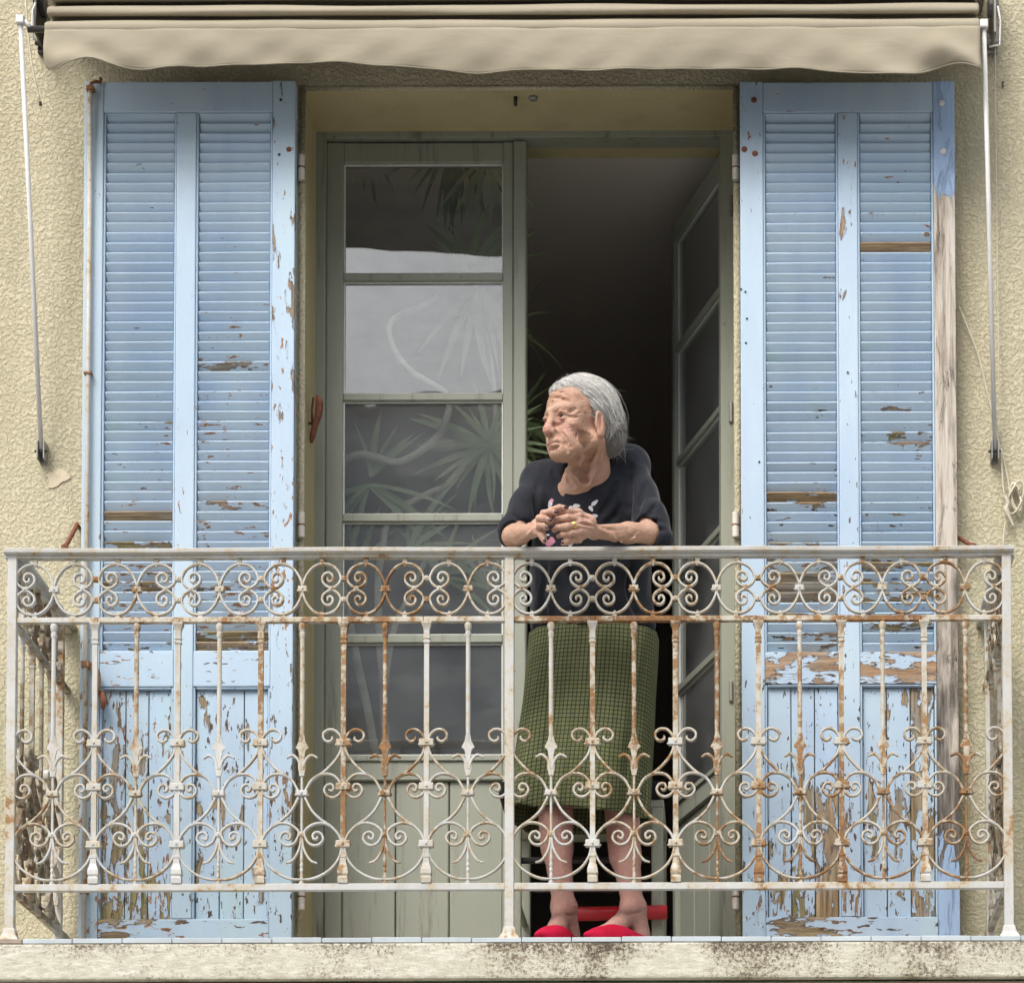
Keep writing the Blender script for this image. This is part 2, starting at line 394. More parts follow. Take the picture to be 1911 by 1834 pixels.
# hooks under the lintel, screw holes on the wall
c = P(962, 176, WY+.05); tube('hook', [(c.x, c.y, OZ1-.001), (c.x, c.y, OZ1-.028)], .0055, M['dark_metal'], facade)
c = P(995, 176, WY+.05)
bm = bmesh.new(); add_lathe(bm, [(.008, 0), (.013, .004), (.013, .012)], 10); link('fixing_plug', bm_mesh('fixing_plug', bm), M['grey_metal'], facade, loc=(c.x, c.y, OZ1-.014))
for py in (157, 163):
    c = P(1871, py, WY); bm = bmesh.new(); add_lathe(bm, [(.0035, 0), (.0035, .005)], 8)
    link('screw_head', bm_mesh('screw_head', bm), M['dark_metal'], facade, loc=(c.x, WY-.004, c.z), rot=(rad(90), 0, 0))

# room behind the door
RY0, RY1 = WY+WT, 4.6
def setting(name, a, mat): 
    bm = bmesh.new(); bbox(bm, *a); return tag(link(name, bm_mesh(name, bm), mat), kind='structure')
CZ = 2.62
setting('room_floor', (-2.2, 2.2, RY0, RY1, -.12, -.004), M['floor'])
setting('ceiling', (-2.3, 2.3, RY0, RY1+.1, CZ, CZ+.12), M['ceiling'])
setting('wall_left', (-2.3, -2.2, RY0, RY1, -.12, CZ), M['plaster'])
setting('wall_right', (2.2, 2.3, RY0, RY1, -.12, CZ), M['plaster'])
setting('wall_back', (-2.3, 2.3, RY1, RY1+.1, -.12, CZ), M['plaster'])
# opposite side of the street: what the panes mirror
op = empty('opposite_house', (0, -17, GZ), 'grey house across the street mirrored in the door panes', 'house')
box('wall', -14, 14, -24, -17, GZ, 8.8, M['opposite'], op, bevel=0)
bm = bmesh.new(); vs = [bm.verts.new(p) for p in ((-14.4, -16.6 , 8.8), (14.4, -16.6 , 8.8), (14.4, -24.4 , 8.8), (-14.4, -24.4 , 8.8), (-14.4, -20.5, 9.15), (14.4, -20.5, 9.15))]
for q in ((0, 1, 5, 4), (2, 3, 4, 5), (0, 4, 3), (1, 2, 5), (0, 3, 2, 1)): bm.faces.new([vs[i] for i in q])
link('roof', bm_mesh('roof', bm), M['opposite_roof'], op)
wme = None
for i in range(7):
    for zz in (-1.8, 1.2, 4.2):
        x = -11+i*3.6
        box('window', x, x+1.1, -17.03, -16.99, zz, zz+1.7, M['opposite_window'], op, bevel=0)

# balcony slab
slab = empty('balcony', (0, WY, -.2), 'stained concrete balcony ledge carrying the white railing', 'balcony')
SZ1 = kz(1757, -.06); SZ0 = kz(1824, -.06)
XL, XR = -1.62, 1.62
box('slab', XL, XR, -.055, WY-.003, SZ0, SZ1, M['concrete'], slab, bevel=.006, seg=2)
box('drip_moulding', XL, XR, -.025, WY-.003, SZ0-.12, SZ0-.004, M['stucco'], slab, bevel=.003)
box('screed', XL+.01, XR-.01, .05, WY-.003, SZ1+.001, SZ1+.008, M['balcony_floor'], slab, bevel=0)
TZ = kz(1748, -.05)
x = kx(-40, -.05); i = 0
tw = .1265
while x < XR:
    m = M['tile_brown'] if x < kx(40, -.05) else M['tile']
    e = min(x+tw-.002, XR-.01)
    box('tile', x, e, -.052+random.uniform(-.0015, .0015), .048, SZ1+.001, TZ+random.uniform(-.0012, .0012), m, slab, bevel=.0015)
    x += tw; i += 1
FL = TZ     # standing level of the balcony floor
box('threshold', OX0+rv, OX1-rv, WY-.002, FY+.03, -.03, FL+.001, M['concrete'], slab, bevel=.002)
# ================================================================== the louvred shutters
SY0, SY1 = .545, .583       # front and back of a shutter leaf
def shutter(label, xs, top, bot, cols, mid, peel, stile_mats, special, hinge_x, rows, seed):
    """xs: outer edges; cols: the two louvre openings; mid: top and bottom of the middle rail (all measured on the photograph)"""
    rnd = random.Random(seed)
    X = lambda px: kx(px, SY0, 900); Z = lambda py: kz(py, SY0, xs[0])
    x0, x1 = X(xs[0]), X(xs[1]); z1, z0 = Z(top), .055
    root = empty('shutter', ((x0+x1)/2, SY1, z0), label, 'shutter', 'louvred shutters folded back on the wall')
    c = [[X(a), X(b)] for a, b in cols]
    zt = Z(cols_top); zm1, zm0 = Z(mid[0]), Z(mid[1]); zb = kz(1712, SY0)
    stx = [(x0, c[0][0]-.0), (c[0][1], c[1][0]), (c[1][1], x1)]
    for k, (a, b) in enumerate(stx):
        zz = (z0, z1) if k != 1 else (zb+.001, zt-.001)
        mt, col, lab = stile_mats[k]
        o = box('stile', a, b, SY0-(.001 if k != 1 else 0), SY1, zz[0], zz[1], M[mt], root, .003, 2, col)
        if lab: o['label'] = lab
    xa, xb = c[0][0]+.0005, c[1][1]-.0005
    box('rail', xa, xb, SY0+.001, SY1-.001, zt, z1-.0015, M['paint_rail'], root, .003, 2, (.02, .3, 0, 1))
    zmid = []
    for (a, b) in c:
        box('rail', a+.0005, b-.0005, SY0+.001, SY1-.001, zm0, zm1, M['paint_rail'], root, .003, 2, (peel['mid'], .2, .1, 1))
    box('rail', xa, xb, SY0+.001, SY1-.001, z0+.002, zb, M['paint_rail'], root, .003, 2, (.25, .2, .4, 1))
    # thin bead round each louvre opening and each lower panel
    for (a, b) in c:
        for (u, v) in ((zm1, zt), (zb, zm0)):
            w = .0065
            for q in ((a, a+w, u, v), (b-w, b, u, v), (a+w, b-w, v-w, v)):
                box('bead', q[0]+.0003, q[1]-.0003, SY0+.004, SY0+.022, q[2]+.0003, q[3]-.0003, M['paint_v'], root, .002, 1, (.12 if u < zm0 else .0, .2, 0, 1))
    # slats: one mesh per column width, shared
    for ci, (a, b) in enumerate(c):
        w = (b-a)-.015; L = .0375; th = .0075
        bm = bmesh.new(); bbox(bm, -w/2, w/2, -th/2, th/2, -L/2, L/2)
        me = bm_mesh('slat', bm, .0028, 2)
        for p in me.polygons: p.use_smooth = False
        n = rows; pitch = (zt-zm1)/n
        for i in range(n):
            zc = zt-(i+.5)*pitch-.002
            py_eff = i/n
            pe = peel['slat']*(.05+.95*py_eff**1.6)*rnd.uniform(.0, 1.3)
            g = rnd.uniform(0, .5); bb = 0
            if (ci, i) in special: pe = special[(ci, i)]; bb = rnd.uniform(.2, .8)
            elif rnd.random() < peel['prob']*(.25+py_eff): pe += rnd.uniform(.1, .3); bb = rnd.random()*.6
            tl = rad(33)+rnd.gauss(0, .012)
            if (ci, i) in special: tl += .06
            o = link('slat', me, M['paint_h'], root, ((a+b)/2+rnd.gauss(0, .0006), SY0+.019, zc+rnd.gauss(0, .0006)), (tl, rnd.gauss(0, .0035), 0), (pe, g, bb, 1))
        # boards of the lower panel
        nb = peel['boards']; bw = (b-a-.014)/nb
        for i in range(nb):
            u = a+.007+i*bw
            box('board', u+.0012, u+bw-.0012, SY0+.017+rnd.uniform(0, .002), SY0+.029, zb+.0005, zm0-.007, M['paint_v'], root, .0028, 2, (rnd.uniform(*peel['board']), rnd.uniform(0, .5), rnd.uniform(.2, .9), 1))
        box('backing', a+.0005, b-.0005, SY0+.036, SY1-.0005, zm1+.0005, zt-.0005, M['paint_h'], root, 0, 1, (0, 0, 0, 1))
    return root, c
def hinge(px, pys, parent, x_dir):
    for py in pys:
        c = P(px, py, SY0+.03); c.y = WY-.012
        bm = bmesh.new(); add_lathe(bm, [(.0085, -.036), (.0098, -.034), (.0098, -.002), (.0075, -.001), (.0075, .001), (.0098, .002), (.0098, .034), (.0085, .036)], 14)
        h = link('hinge', bm_mesh('hinge', bm), M['cream_metal'], parent, c, smooth=False)
        bm = bmesh.new(); add_lathe(bm, [(.0108, -.0018), (.0108, .0018)], 14)
        link('rusty_ring', bm_mesh('rusty_ring', bm), M['rust'], h, c)
def nail(parent, px, py, Y, r, mat, name='nail_head'):
    c = P(px, py, Y); bm = bmesh.new(); add_lathe(bm, [(r, 0), (r*.9, .002), (r*.4, .003)], 10)
    link(name, bm_mesh(name, bm), mat, parent, (c.x, Y-.0002, c.z), rot=(rad(90), 0, 0), smooth=True)
cols_top = 210
spL = {(0, 6): -.15, (0, 31): .46, (0, 40): .62, (1, 25): .34, (1, 52): .5, (0, 43): .42, (0, 47): .5, (0, 46): .3, (1, 53): .52, (0, 53): .4}
spL[(0, 6)] = 0
spR = {(1, 13): .72, (0, 29): .40, (0, 30): .34, (0, 35): .30, (0, 38): .66, (0, 39): .48, (0, 43): .50, (0, 37): .3, (1, 6): .22, (1, 10): .25, (1, 32): .38, (1, 41): .33,
       (0, 48): .62, (1, 45): .60, (1, 46): .5, (1, 47): .46, (1, 49): .36, (1, 50): .45, (0, 50): .5, (1, 51): .5, (1, 44): .42, (1, 40): .3, (0, 53): .35, (0, 24): .2, (1, 23): .22}
shL, cL = shutter('left shutter with louvres, long iron bolt rod and flaking pale blue paint',
    (152, 548), 152, 1790, ((188, 326), (362, 506)), (1214, 1281),
    {'mid': .26, 'slat': .16, 'prob': .16, 'board': (.20, .40), 'boards': 3},
    (('paint_v', (.10, .6, .1, 1), None), ('paint_v', (.11, .4, .2, 1), None), ('paint_v', (.30, .25, .3, 1), None)), spL, 556, 54, 3)
shR, cR = shutter('right shutter with badly peeled louvres and a rotten bare wood outer edge',
    (1383, 1786), 153, 1790, ((1426, 1567), (1603, 1746)), (1216, 1276),
    {'mid': .50, 'slat': .32, 'prob': .30, 'board': (.28, .46), 'boards': 3},
    (('paint_v', (.21, .3, 0, 1), None), ('paint_v', (.26, .3, .1, 1), None), ('rotten', (.06, 0, 0, 1), 'bare rotten grey-brown wooden edge')), spR, 1376, 54, 5)
# corner piece at the top of the right shutter that still carries its paint
X = lambda px: kx(px, SY0, 200)
hinge(559, (303, 972, 1668), shL, -1); hinge(1373, (303, 972, 1668), shR, 1)
for px, py in ((539, 279), (524, 187), (521, 289)): nail(shL, px, py, SY0-.001, .0075 if px == 539 else .004, M['rust'] if px == 539 else M['dark_metal'])
for px, py in ((1407, 187), (1389, 279), (1409, 287)): nail(shR, px, py, SY0-.001, .0085, M['rust'])
for px, py in ((1760, 283),): nail(shR, px, py, SY0-.001, .010, M['white_metal'], 'screw_cap')
for px, py, r in ((1757, 193, .009),): nail(shR, px, py, SY0-.001, r, M['putty'], 'screw_cap')
for px, py in ((1391, 545), (1394, 595), (1383, 540), (1392, 640), (1582, 695), (1417, 862)): nail(shR, px, py, SY0-.001, .003, M['dark_metal'])
# bolt rod (espagnolette) of the left shutter
ry = SY0-.016; pts = [P(166, py, ry) for py in (156, 500, 900, 1225)]
rx = pts[1].x
rod = tube('bolt_rod', [(rx, ry, kz(157, ry)), (rx, ry, kz(700, ry)), (rx, ry, .03)], .0068, M['iron'], shL, 10, (.06, 0, 0, 1))
for py, h in ((166, .012), (697, .007), (1240, .018), (1663, .012)):
    c = P(166, py, ry); box('rod_guide', rx-.0115, rx+.0115, ry-.010, SY0-.0012, c.z-h/2, c.z+h/2, M['iron'], shL, .003, 2, (.30, 0, 0, 1))
c = P(166, 157, ry); tube('rod_hook', [(rx, ry, c.z), (rx+.012, ry+.002, c.z+.008), (rx+.024, ry+.010, c.z+.010), (rx+.026, ry+.012, c.z+.022)], .005, M['iron'], shL, 8, (.3, 0, 0, 1))
# handle of the rod: a drop shaped lever
hp = [P(a, b, ry-.012) for a, b in ((170, 1236), (178, 1252), (181, 1275), (178, 1300), (171, 1318))]
tube('rod_handle', spline([tuple(p) for p in hp], 4), [.006, .007, .0095, .011, .0115, .012, .0115, .011, .010, .010, .010, .0095, .009, .008, .006, .005, .003], M['iron'], shL, 10, (.42, 0, 0, 1))
tube('latch_knob', [P(190, 1290, ry+.002), P(193, 1308, ry-.01), P(192, 1322, ry-.008)], [.006, .010, .005], M['rust'], shL, 10)

# shutter dogs of rusty iron, holding the leaves to the wall
def dog(pts, label, r):
    b = P(*pts[0], WY-.03); root = empty('shutter_catch', (b.x, WY, b.z), label, 'shutter catch', 'rusty shutter catches')
    q = [P(a, b_, WY-.03-.012*i) for i, (a, b_) in enumerate(pts)]
    tube('arm', spline([tuple(p) for p in q], 4), r, M['rust'], root, 8)
    p = q[-1]; bm = bmesh.new(); add_lathe(bm, [(.007, -.008), (.010, -.005), (.010, .004), (.006, .008)], 10)
    link('knob', bm_mesh('knob', bm), M['rust'], root, p)
    tube('pin', [(q[0].x, WY+.01, q[0].z), (q[0].x, q[0].y-.005, q[0].z)], .005, M['rust'], root, 8)
dog([(144, 978), (133, 1000), (121, 1021)], 'rusty shutter catch on the wall left of the left shutter', .0065)
dog([(1772, 988), (1790, 1004), (1816, 1019)], 'rusty shutter catch poking out beside the rotten shutter edge', .0055)

# ================================================================== the french door
door = empty('french_door', (kx(980, FY), FY, 0), 'grey-green double glazed door with its right leaf open inwards', 'door')
DZ1 = kz(243, FY); ft = .012
FXL, FXR = kx(588, FY), kx(1368, FY)
def fx(px, Y=FY): return kx(px, Y, 800)
def fz(py, Y=FY): return kz(py, Y, 800)
box('frame_jamb', FXL-.02, fx(606), FY, FY+.07, FL, DZ1, M['door'], door, .003, 2)
box('frame_jamb', fx(1345), FXR+.02, FY, FY+.07, FL, DZ1, M['door'], door, .003, 2)
box('frame_head', FXL-.02, FXR+.02, FY-.001, FY+.07, fz(257), DZ1+.02, M['door'], door, .003, 2)
def leaf(width, label, flip, hinge_xyz, angle):
    """a glazed leaf, built closed with its hinge at the origin, spanning +x (or -x), then turned"""
    L = bpy.data.objects.new('door_leaf', None); COL.objects.link(L)
    L.location = hinge_xyz; L.rotation_euler = (0, 0, angle); L['label'] = label
    attach(L, door)
    s = -1 if flip else 1
    k = (fx(940)-fx(638))      # pane width
    a0 = fx(606); sti = fx(638)-a0; sto = fx(957)-fx(940)+.004
    x_a, x_b = sti, width-sto
    zt = fz(258)-.003; zs = []
    rows = [(298, 503), (518, 728), (742, 953), (968, 1179), (1195, 1404)]
    h0 = hinge_xyz[2]
    D0, D1 = .006, .046
    def lb(name, x0, x1, y0, y1, z0, z1, mat, bevel=.002, col=None):
        if flip: x0, x1 = -x1, -x0
        bm = bmesh.new(); bbox(bm, x0, x1, y0, y1, z0-h0, z1-h0)
        o = bpy.data.objects.new(name, bm_mesh(name, bm, bevel)); COL.objects.link(o); o.data.materials.append(mat); o.parent = L
        if col: o.color = col
        return o
    lb('stile', 0, x_a, D0, D1, FL+.006, zt, M['door'], .003); lb('stile', x_b, width, D0, D1, FL+.006, zt, M['door'], .003)
    lb('rail', x_a, x_b, D0+.001, D1, fz(298), zt-.001, M['door'], .003)
    for (a, b), (c, d) in zip(rows, rows[1:]):
        lb('glazing_bar', x_a, x_b, D0+.003, D1-.004, fz(c), fz(b), M['door'], .003)
    for a, b in rows:
        z1, z0 = fz(a), fz(b)
        lb('pane', x_a-.004, x_b+.004, D0+.018, D0+.021, z0-.003, z1+.003, M['glass'], 0)
        w = .0042
        bm = bmesh.new()
        for q in ((x_a, x_a+w, z0, z1), (x_b-w, x_b, z0, z1), (x_a+w, x_b-w, z1-w, z1), (x_a+w, x_b-w, z0, z0+w*.8)):
            u, v = (q[0], q[1]) if not flip else (-q[1], -q[0])
            bbox(bm, u+.0002, v-.0002, D0+.012, D0+.0175, q[2]-h0+.0002, q[3]-h0-.0002)
        o = bpy.data.objects.new('putty_line', bm_mesh('putty_line', bm)); COL.objects.link(o); o.data.materials.append(M['putty']); o.parent = L
    zr = fz(1404)
    lb('rail', x_a, x_b, D0+.001, D1, zr-.075, zr-.0005, M['door'], .003)
    lb('rail', x_a, x_b, D0+.001, D1, FL+.006, FL+.09, M['door'], .003)
    n = 3; bw = (x_b-x_a)/n
    for i in range(n):
        lb('panel_board', x_a+i*bw+.0015, x_a+(i+1)*bw-.0015, D0+.014, D1-.006, FL+.09, zr-.075, M['door'], .003, (.45+.2*(i == 1), 0, 0, 1))
    lb('sill_moulding', x_a+.002, x_b-.002, D0-.006, D0+.0005, zr-.020, zr-.004, M['door'], .002)
    return L, lb
LW = fx(957)-fx(606)
Ll, lbL = leaf(LW, 'closed left leaf with large panes', False, (fx(606), FY+.012, 0), 0)
lbL('meeting_cover', LW+.001, LW+.001+(fx(982)-fx(958)), -.004, .052, FL+.006, fz(258)-.003, M['door'], .004)
Lr, lbR = leaf(LW-.005, 'open right leaf swung into the dark room', True, (fx(1347), FY+.06, 0), -rad(72.5))
for py in (385, 770, 1290):
    c = P(1362, py, FY); bm = bmesh.new(); add_lathe(bm, [(.005, -.03), (.006, -.028), (.006, .028), (.005, .03)], 8)
    link('hinge', bm_mesh('hinge', bm), M['grey_metal'], door, (c.x+.003, FY-.004, c.z))
# rusty hook on the left jamb
LY = WY+.13
hk = empty('rusty_latch', P(590, 790, LY), 'long rust-red iron latch hanging on the left door jamb', 'latch')
q = [P(a, b, LY-.02) for a, b in ((592, 738), (596, 752), (594, 775), (586, 800), (581, 826))]
tube('lever', spline([tuple(p) for p in q], 3), [.004, .007, .009, .011, .0115, .011, .0105, .0095, .009, .009, .009, .008, .004], M['rust'], hk, 8)
tube('pin', [P(572, 790, LY), P(590, 790, LY-.02)], .004, M['rust'], hk, 8)
q = [P(a, b, LY-.012) for a, b in ((585, 742), (582, 765), (583, 795))]
tube('spring', [tuple(p) for p in q], .0035, M['rust'], hk, 6)
# ================================================================== the wrought iron railing
RX_L, RX_C, RX_R = kx(22, 0, 1350), kx(951, 0, 1350), kx(1880, 0, 1350)
zz = lambda py: kz(py, 0, 955)
railing = empty('balcony_railing', (0, 0, FL), 'white wrought iron balcony railing with rusty scrolls and spear balusters', 'railing')
PXM = (RX_C-RX_L)/929.0       # metres per photo pixel in the plane of the railing
def ribbon(bm, pts, w=.0056, d=.012, n=6, taper=True, y0=0.):
    """flat iron bar bent in the plane of the railing; pts in (pixels from the spear baluster, pixel row)"""
    q = spline(pts, n); m = len(q); rings = []
    for i, p in enumerate(q):
        a = q[max(i-1, 0)]; b = q[min(i+1, m-1)]
        ax, az = a[0]*PXM, zz(a[1]); bx, bz = b[0]*PXM, zz(b[1])
        tx, tz = bx-ax, bz-az; l = math.hypot(tx, tz) or 1; tx /= l; tz /= l
        ww = w*(.65+.35*min(1, (m-1-i)/6)) if taper else w
        cx_, cz_ = p[0]*PXM, zz(p[1])
        rings.append([bm.verts.new((cx_-tz*s*ww/2, y0+e*d/2, cz_+tx*s*ww/2)) for s, e in ((1, -1), (.55, -1.25), (-.55, -1.25), (-1, -1), (-1, 1), (1, 1))])
    k = 6
    for a, b in zip(rings, rings[1:]):
        for i in range(k): bm.faces.new((a[i], a[(i+1) % k], b[(i+1) % k], b[i]))
    bm.faces.new(rings[0][::-1]); bm.faces.new(rings[-1])
KO = -77.0    # the thick baluster stands 77 px to the left of the spear baluster
T0 = 103.
frz = [(104, 1095), (98, 1078), (90, 1065), (80, 1056), (67, 1051.5), (53, 1053), (42, 1059), (35, 1068), (31.5, 1079), (35, 1088), (42, 1094), (49, 1096.5),
       (58, 1093), (65, 1086), (66, 1077), (61, 1070), (53, 1068.5), (47.5, 1073), (46.5, 1080), (51, 1084.5), (56, 1082), (56, 1077)]
sA = [(96, 1474), (84, 1454), (64, 1441), (46, 1424), (33, 1406), (28.5, 1387), (32, 1372), (42, 1362), (54, 1361), (63, 1368), (62, 1378), (54, 1383), (46.5, 1379), (47, 1374)]
sB = [(84, 1454), (72, 1446), (58, 1443), (44, 1446), (33, 1457), (29, 1470), (33, 1481), (44, 1487), (55, 1484), (61, 1474), (56, 1464), (47, 1463), (43.5, 1470), (48, 1475), (53, 1472)]
sC = [(97, 1487), (84, 1511), (67, 1528), (48, 1541), (34, 1557), (28.5, 1575), (32, 1597), (45, 1617), (64, 1631), (84, 1638.5), (102, 1640)]
sD = [(48, 1541), (62, 1535), (78, 1536), (91, 1543), (98, 1553), (92, 1569), (81, 1576), (70, 1574), (63, 1565), (66, 1555), (75, 1551.5), (82, 1557), (80, 1564.5), (74, 1563), (73, 1559)]
def sc_mesh(name, curves, mirror, **kw):
    bm = bmesh.new()
    for c in curves:
        pts = [((x-T0)*(-1 if mirror else 1), y) for x, y in c]
        ribbon(bm, pts, **kw)
    return bm_mesh(name, bm)
def mir(c, y0=1098.5): return [(x, 2*y0-y) for x, y in c]
ME = {}
for mr in (False, True):
    ME['frieze', mr] = sc_mesh('frieze_scroll', [frz, mir(frz)], mr)
    ME['upper', mr] = sc_mesh('heart_scroll', [sA, sB], mr)
    ME['lower', mr] = sc_mesh('ring_scroll', [sC, sD], mr)
def bx_mesh(name, w, d, h, bev=.002, stud=.004):
    bm = bmesh.new(); bbox(bm, -w, w, -d, d, -h, h)
    bmesh.ops.bevel(bm, geom=list(bm.edges), offset=bev, segments=1, affect='EDGES')
    for s in (-1, 1):      # rivets on the front and the little ears left and right
        bmesh.ops.create_icosphere(bm, subdivisions=1, radius=stud, matrix=Matrix.Translation((0, s*d, 0)))
        bmesh.ops.create_icosphere(bm, subdivisions=1, radius=stud*.8, matrix=Matrix.Translation((s*(w+.001), 0, -h*.4)))
    return bm_mesh(name, bm)
ME['collar'] = bx_mesh('collar', 13.5*PXM, .0105, 6.8*PXM)
ME['collar_s'] = bx_mesh('collar', 11*PXM, .0095, 5.5*PXM)
ME['link'] = bx_mesh('link_clamp', 8.5*PXM, .0085, 5.5*PXM, .0015, .0035)
ME['knot'] = bx_mesh('knot', 4.5*PXM, .0085, 4.5*PXM, .0015, .003)
bm = bmesh.new(); bbox(bm, -4*PXM, 4*PXM, -.006, .006, -5*PXM, 6*PXM); bmesh.ops.create_icosphere(bm, subdivisions=1, radius=.0042, matrix=Matrix.Translation((0, -.003, -8*PXM)))
ME['stud'] = bm_mesh('stud', bm, 0)
# thick baluster
def prof(lst): return [(r*PXM, zz(py)) for r, py in lst]
bm = bmesh.new()
add_lathe(bm, prof([(6.5, 1648), (9, 1647), (9.5, 1637), (8, 1634), (10, 1630), (9.5, 1622), (6, 1610), (5.6, 1600), (6.6, 1599), (6.6, 1595), (4.8, 1594), (4.6, 1200)]), 4, square=True)
add_lathe(bm, prof([(4.6, 1200), (6.2, 1199.5), (6.2, 1196), (5, 1195.5), (5, 1192), (6.2, 1191.5), (6.2, 1188), (5.2, 1187.5), (5.4, 1176), (7, 1170), (9.5, 1164), (9.5, 1161)]), 4, square=True)
ME['thick'] = bm_mesh('baluster', bm)
# spear baluster
bm = bmesh.new()
add_lathe(bm, prof([(3.2, 1382), (4.2, 1372), (4.4, 1345), (4.3, 1190), (5.6, 1186), (5.8, 1180), (4.4, 1178), (6.6, 1172), (7.2, 1167), (6.2, 1162), (3, 1160)]), 10)
dia = [(0, 1365), (4.5, 1372), (6, 1382), (11.5, 1392), (12, 1394), (7, 1398), (5.5, 1404), (4, 1416), (4.5, 1421), (6.8, 1425), (6.8, 1434), (5, 1440), (4.2, 1447), (0, 1447)]
fr = [bm.verts.new((x*PXM, -.0055+.004*(abs(x)/12), zz(y))) for x, y in dia]+[bm.verts.new((-x*PXM, -.0055+.004*(abs(x)/12), zz(y))) for x, y in dia[-2:0:-1]]
bk = [bm.verts.new((v.co.x, -v.co.y, v.co.z)) for v in fr]
n = len(fr)
for i in range(n): bm.faces.new((fr[i], fr[(i+1) % n], bk[(i+1) % n], bk[i]))
bm.faces.new(fr); bm.faces.new(bk[::-1])
add_lathe(bm, prof([(5, 1651), (5, 1643), (3, 1641), (3.4, 1632), (2.4, 1628), (3.6, 1623), (2.4, 1618), (3.6, 1613), (2.4, 1608), (3.4, 1602), (2.6, 1594), (2.4, 1445)]), 8)
for s in (-1, 1):
    ribbon(bm, [(s*2, 1434), (s*4, 1424), (s*9, 1414), (s*18, 1408), (s*29, 1413)], w=.0062, d=.009)
    ribbon(bm, [(s*1, 1560), (s*3, 1578), (s*9, 1593), (s*18, 1605), (s*29, 1609)], w=.0055, d=.009)
ME['spear'] = bm_mesh('spear_baluster', bm)
rr = random.Random(11)
def rust(px):
    tab = {718: .34, 641: .20, 487: .17, 256: .08, 1340: .26, 1187: .18, 1263: .22, 1109: .12, 1494: .27, 1571: .24, 1801: .29, 1417: .18, 1033: .05, 564: .09, 410: .04, 1647: .10, 1725: .09}
    for k, v in tab.items():
        if abs(k-px) < 12: return v
    return .0 if px < 420 else .04
def zone(px):
    return .0 if px < 150 else .05 if px < 520 else .12 if px < 800 else .06 if px < 1180 else .15
def put(name, me, loc, ang, r, parent=railing):
    o = link(name, me, M['iron'], parent, loc, (0, 0, ang), (r+(.08 if ang else 0), .75 if ang else rr.uniform(0, .12), 0, 1)); return o  # side panels: a little more rust, and their shadowed grey-green painted in
def panel(origin, ang, ncell, pitch, px0, first_k=True, side=False):
    """ncell scroll fields between two posts; even joints are spear balusters"""
    d = Vector((math.cos(ang), math.sin(ang), 0))
    for i in range(ncell+1):
        loc = origin+d*(pitch*i); px = px0+77*i
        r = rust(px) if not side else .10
        if i % 2 == 1:
            b = put('spear_baluster', ME['spear'], loc, ang, r)
            for py, me in ((1479, 'collar_s'), (1556, 'knot')):
                put('collar', ME[me], loc+Vector((0, 0, zz(py))), ang, r*.7+.05, b)
            put('collar', ME['link'], loc+Vector((0, 0, zz(1098.5))), ang, zone(px)+rr.uniform(-.04, .14), b)
        elif 0 < i < ncell:
            b = put('baluster', ME['thick'], loc, ang, r)
            for py in (1385, 1467, 1574):
                put('collar', ME['collar'], loc+Vector((0, 0, zz(py))), ang, r*.7, b)
            for py in (1079, 1118):
                put('collar', ME['knot'], loc+Vector((0, 0, zz(py))), ang, zone(px)+rr.uniform(-.02, .18), b)
    for i in range(ncell):
        t = i+1 if i % 2 == 0 else i; mr = i % 2 == 1
        loc = origin+d*(pitch*t); px = px0+77*i+38
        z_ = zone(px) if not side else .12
        s = put('frieze_scroll', ME['frieze', mr], loc, ang, z_+rr.uniform(-.05, .10))
        sg = 1 if mr else -1
        for u, py in ((36, 1049),):
            put('stud', ME['stud'], loc+d*(sg*u*PXM)+Vector((0, 0, zz(1047))), ang, z_+rr.uniform(0, .12), s)
            o = put('stud', ME['stud'], loc+d*(sg*u*PXM)+Vector((0, 0, zz(1149))), ang, z_+rr.uniform(.02, .14), s); o.rotation_euler = (math.pi, 0, ang)
        put('knot', ME['knot'], loc+d*(sg*54*PXM)+Vector((0, 0, zz(1098))), ang, z_+rr.uniform(0, .16), s)
        put('heart_scroll', ME['upper', mr], loc, ang, z_*.6+rr.uniform(-.06, .10))
        put('ring_scroll', ME['lower', mr], loc, ang, z_*.5+rr.uniform(-.06, .10))
pl = (RX_C-RX_L)/12.0; pr = (RX_R-RX_C)/12.0
panel(Vector((RX_L, 0, 0)), 0, 12, pl, 26)
panel(Vector((RX_C, 0, 0)), 0, 12, pr, 951)
SP = .106
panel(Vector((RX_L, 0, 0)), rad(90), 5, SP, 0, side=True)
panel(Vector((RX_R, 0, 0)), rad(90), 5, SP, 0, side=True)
def post(name, x, y, w, z0, z1, foot=True, r=.0):
    bm = bmesh.new(); bbox(bm, -w, w, -w, w, z0, z1)
    if foot: add_lathe(bm, [(w*2.3, FL+.001), (w*2.2, FL+.006), (w*1.5, FL+.018), (w*1.25, FL+.034), (w*1.0, FL+.036)], 4, square=True)
    link(name, bm_mesh(name, bm, .0015), M['iron'], railing, (x, y, 0), col=(r, 0, 0, 1))
HW = 8.6*PXM
zt = zz(1024)
for x, r in ((RX_L, -.02), (RX_C, .04), (RX_R, -.02)): post('post', x, 0, HW, FL+.001, zt-.022, True, r)
for x in (RX_L, RX_R): post('post', x, 5*SP, HW*.9, FL+.001, zt-.022, True, .10)
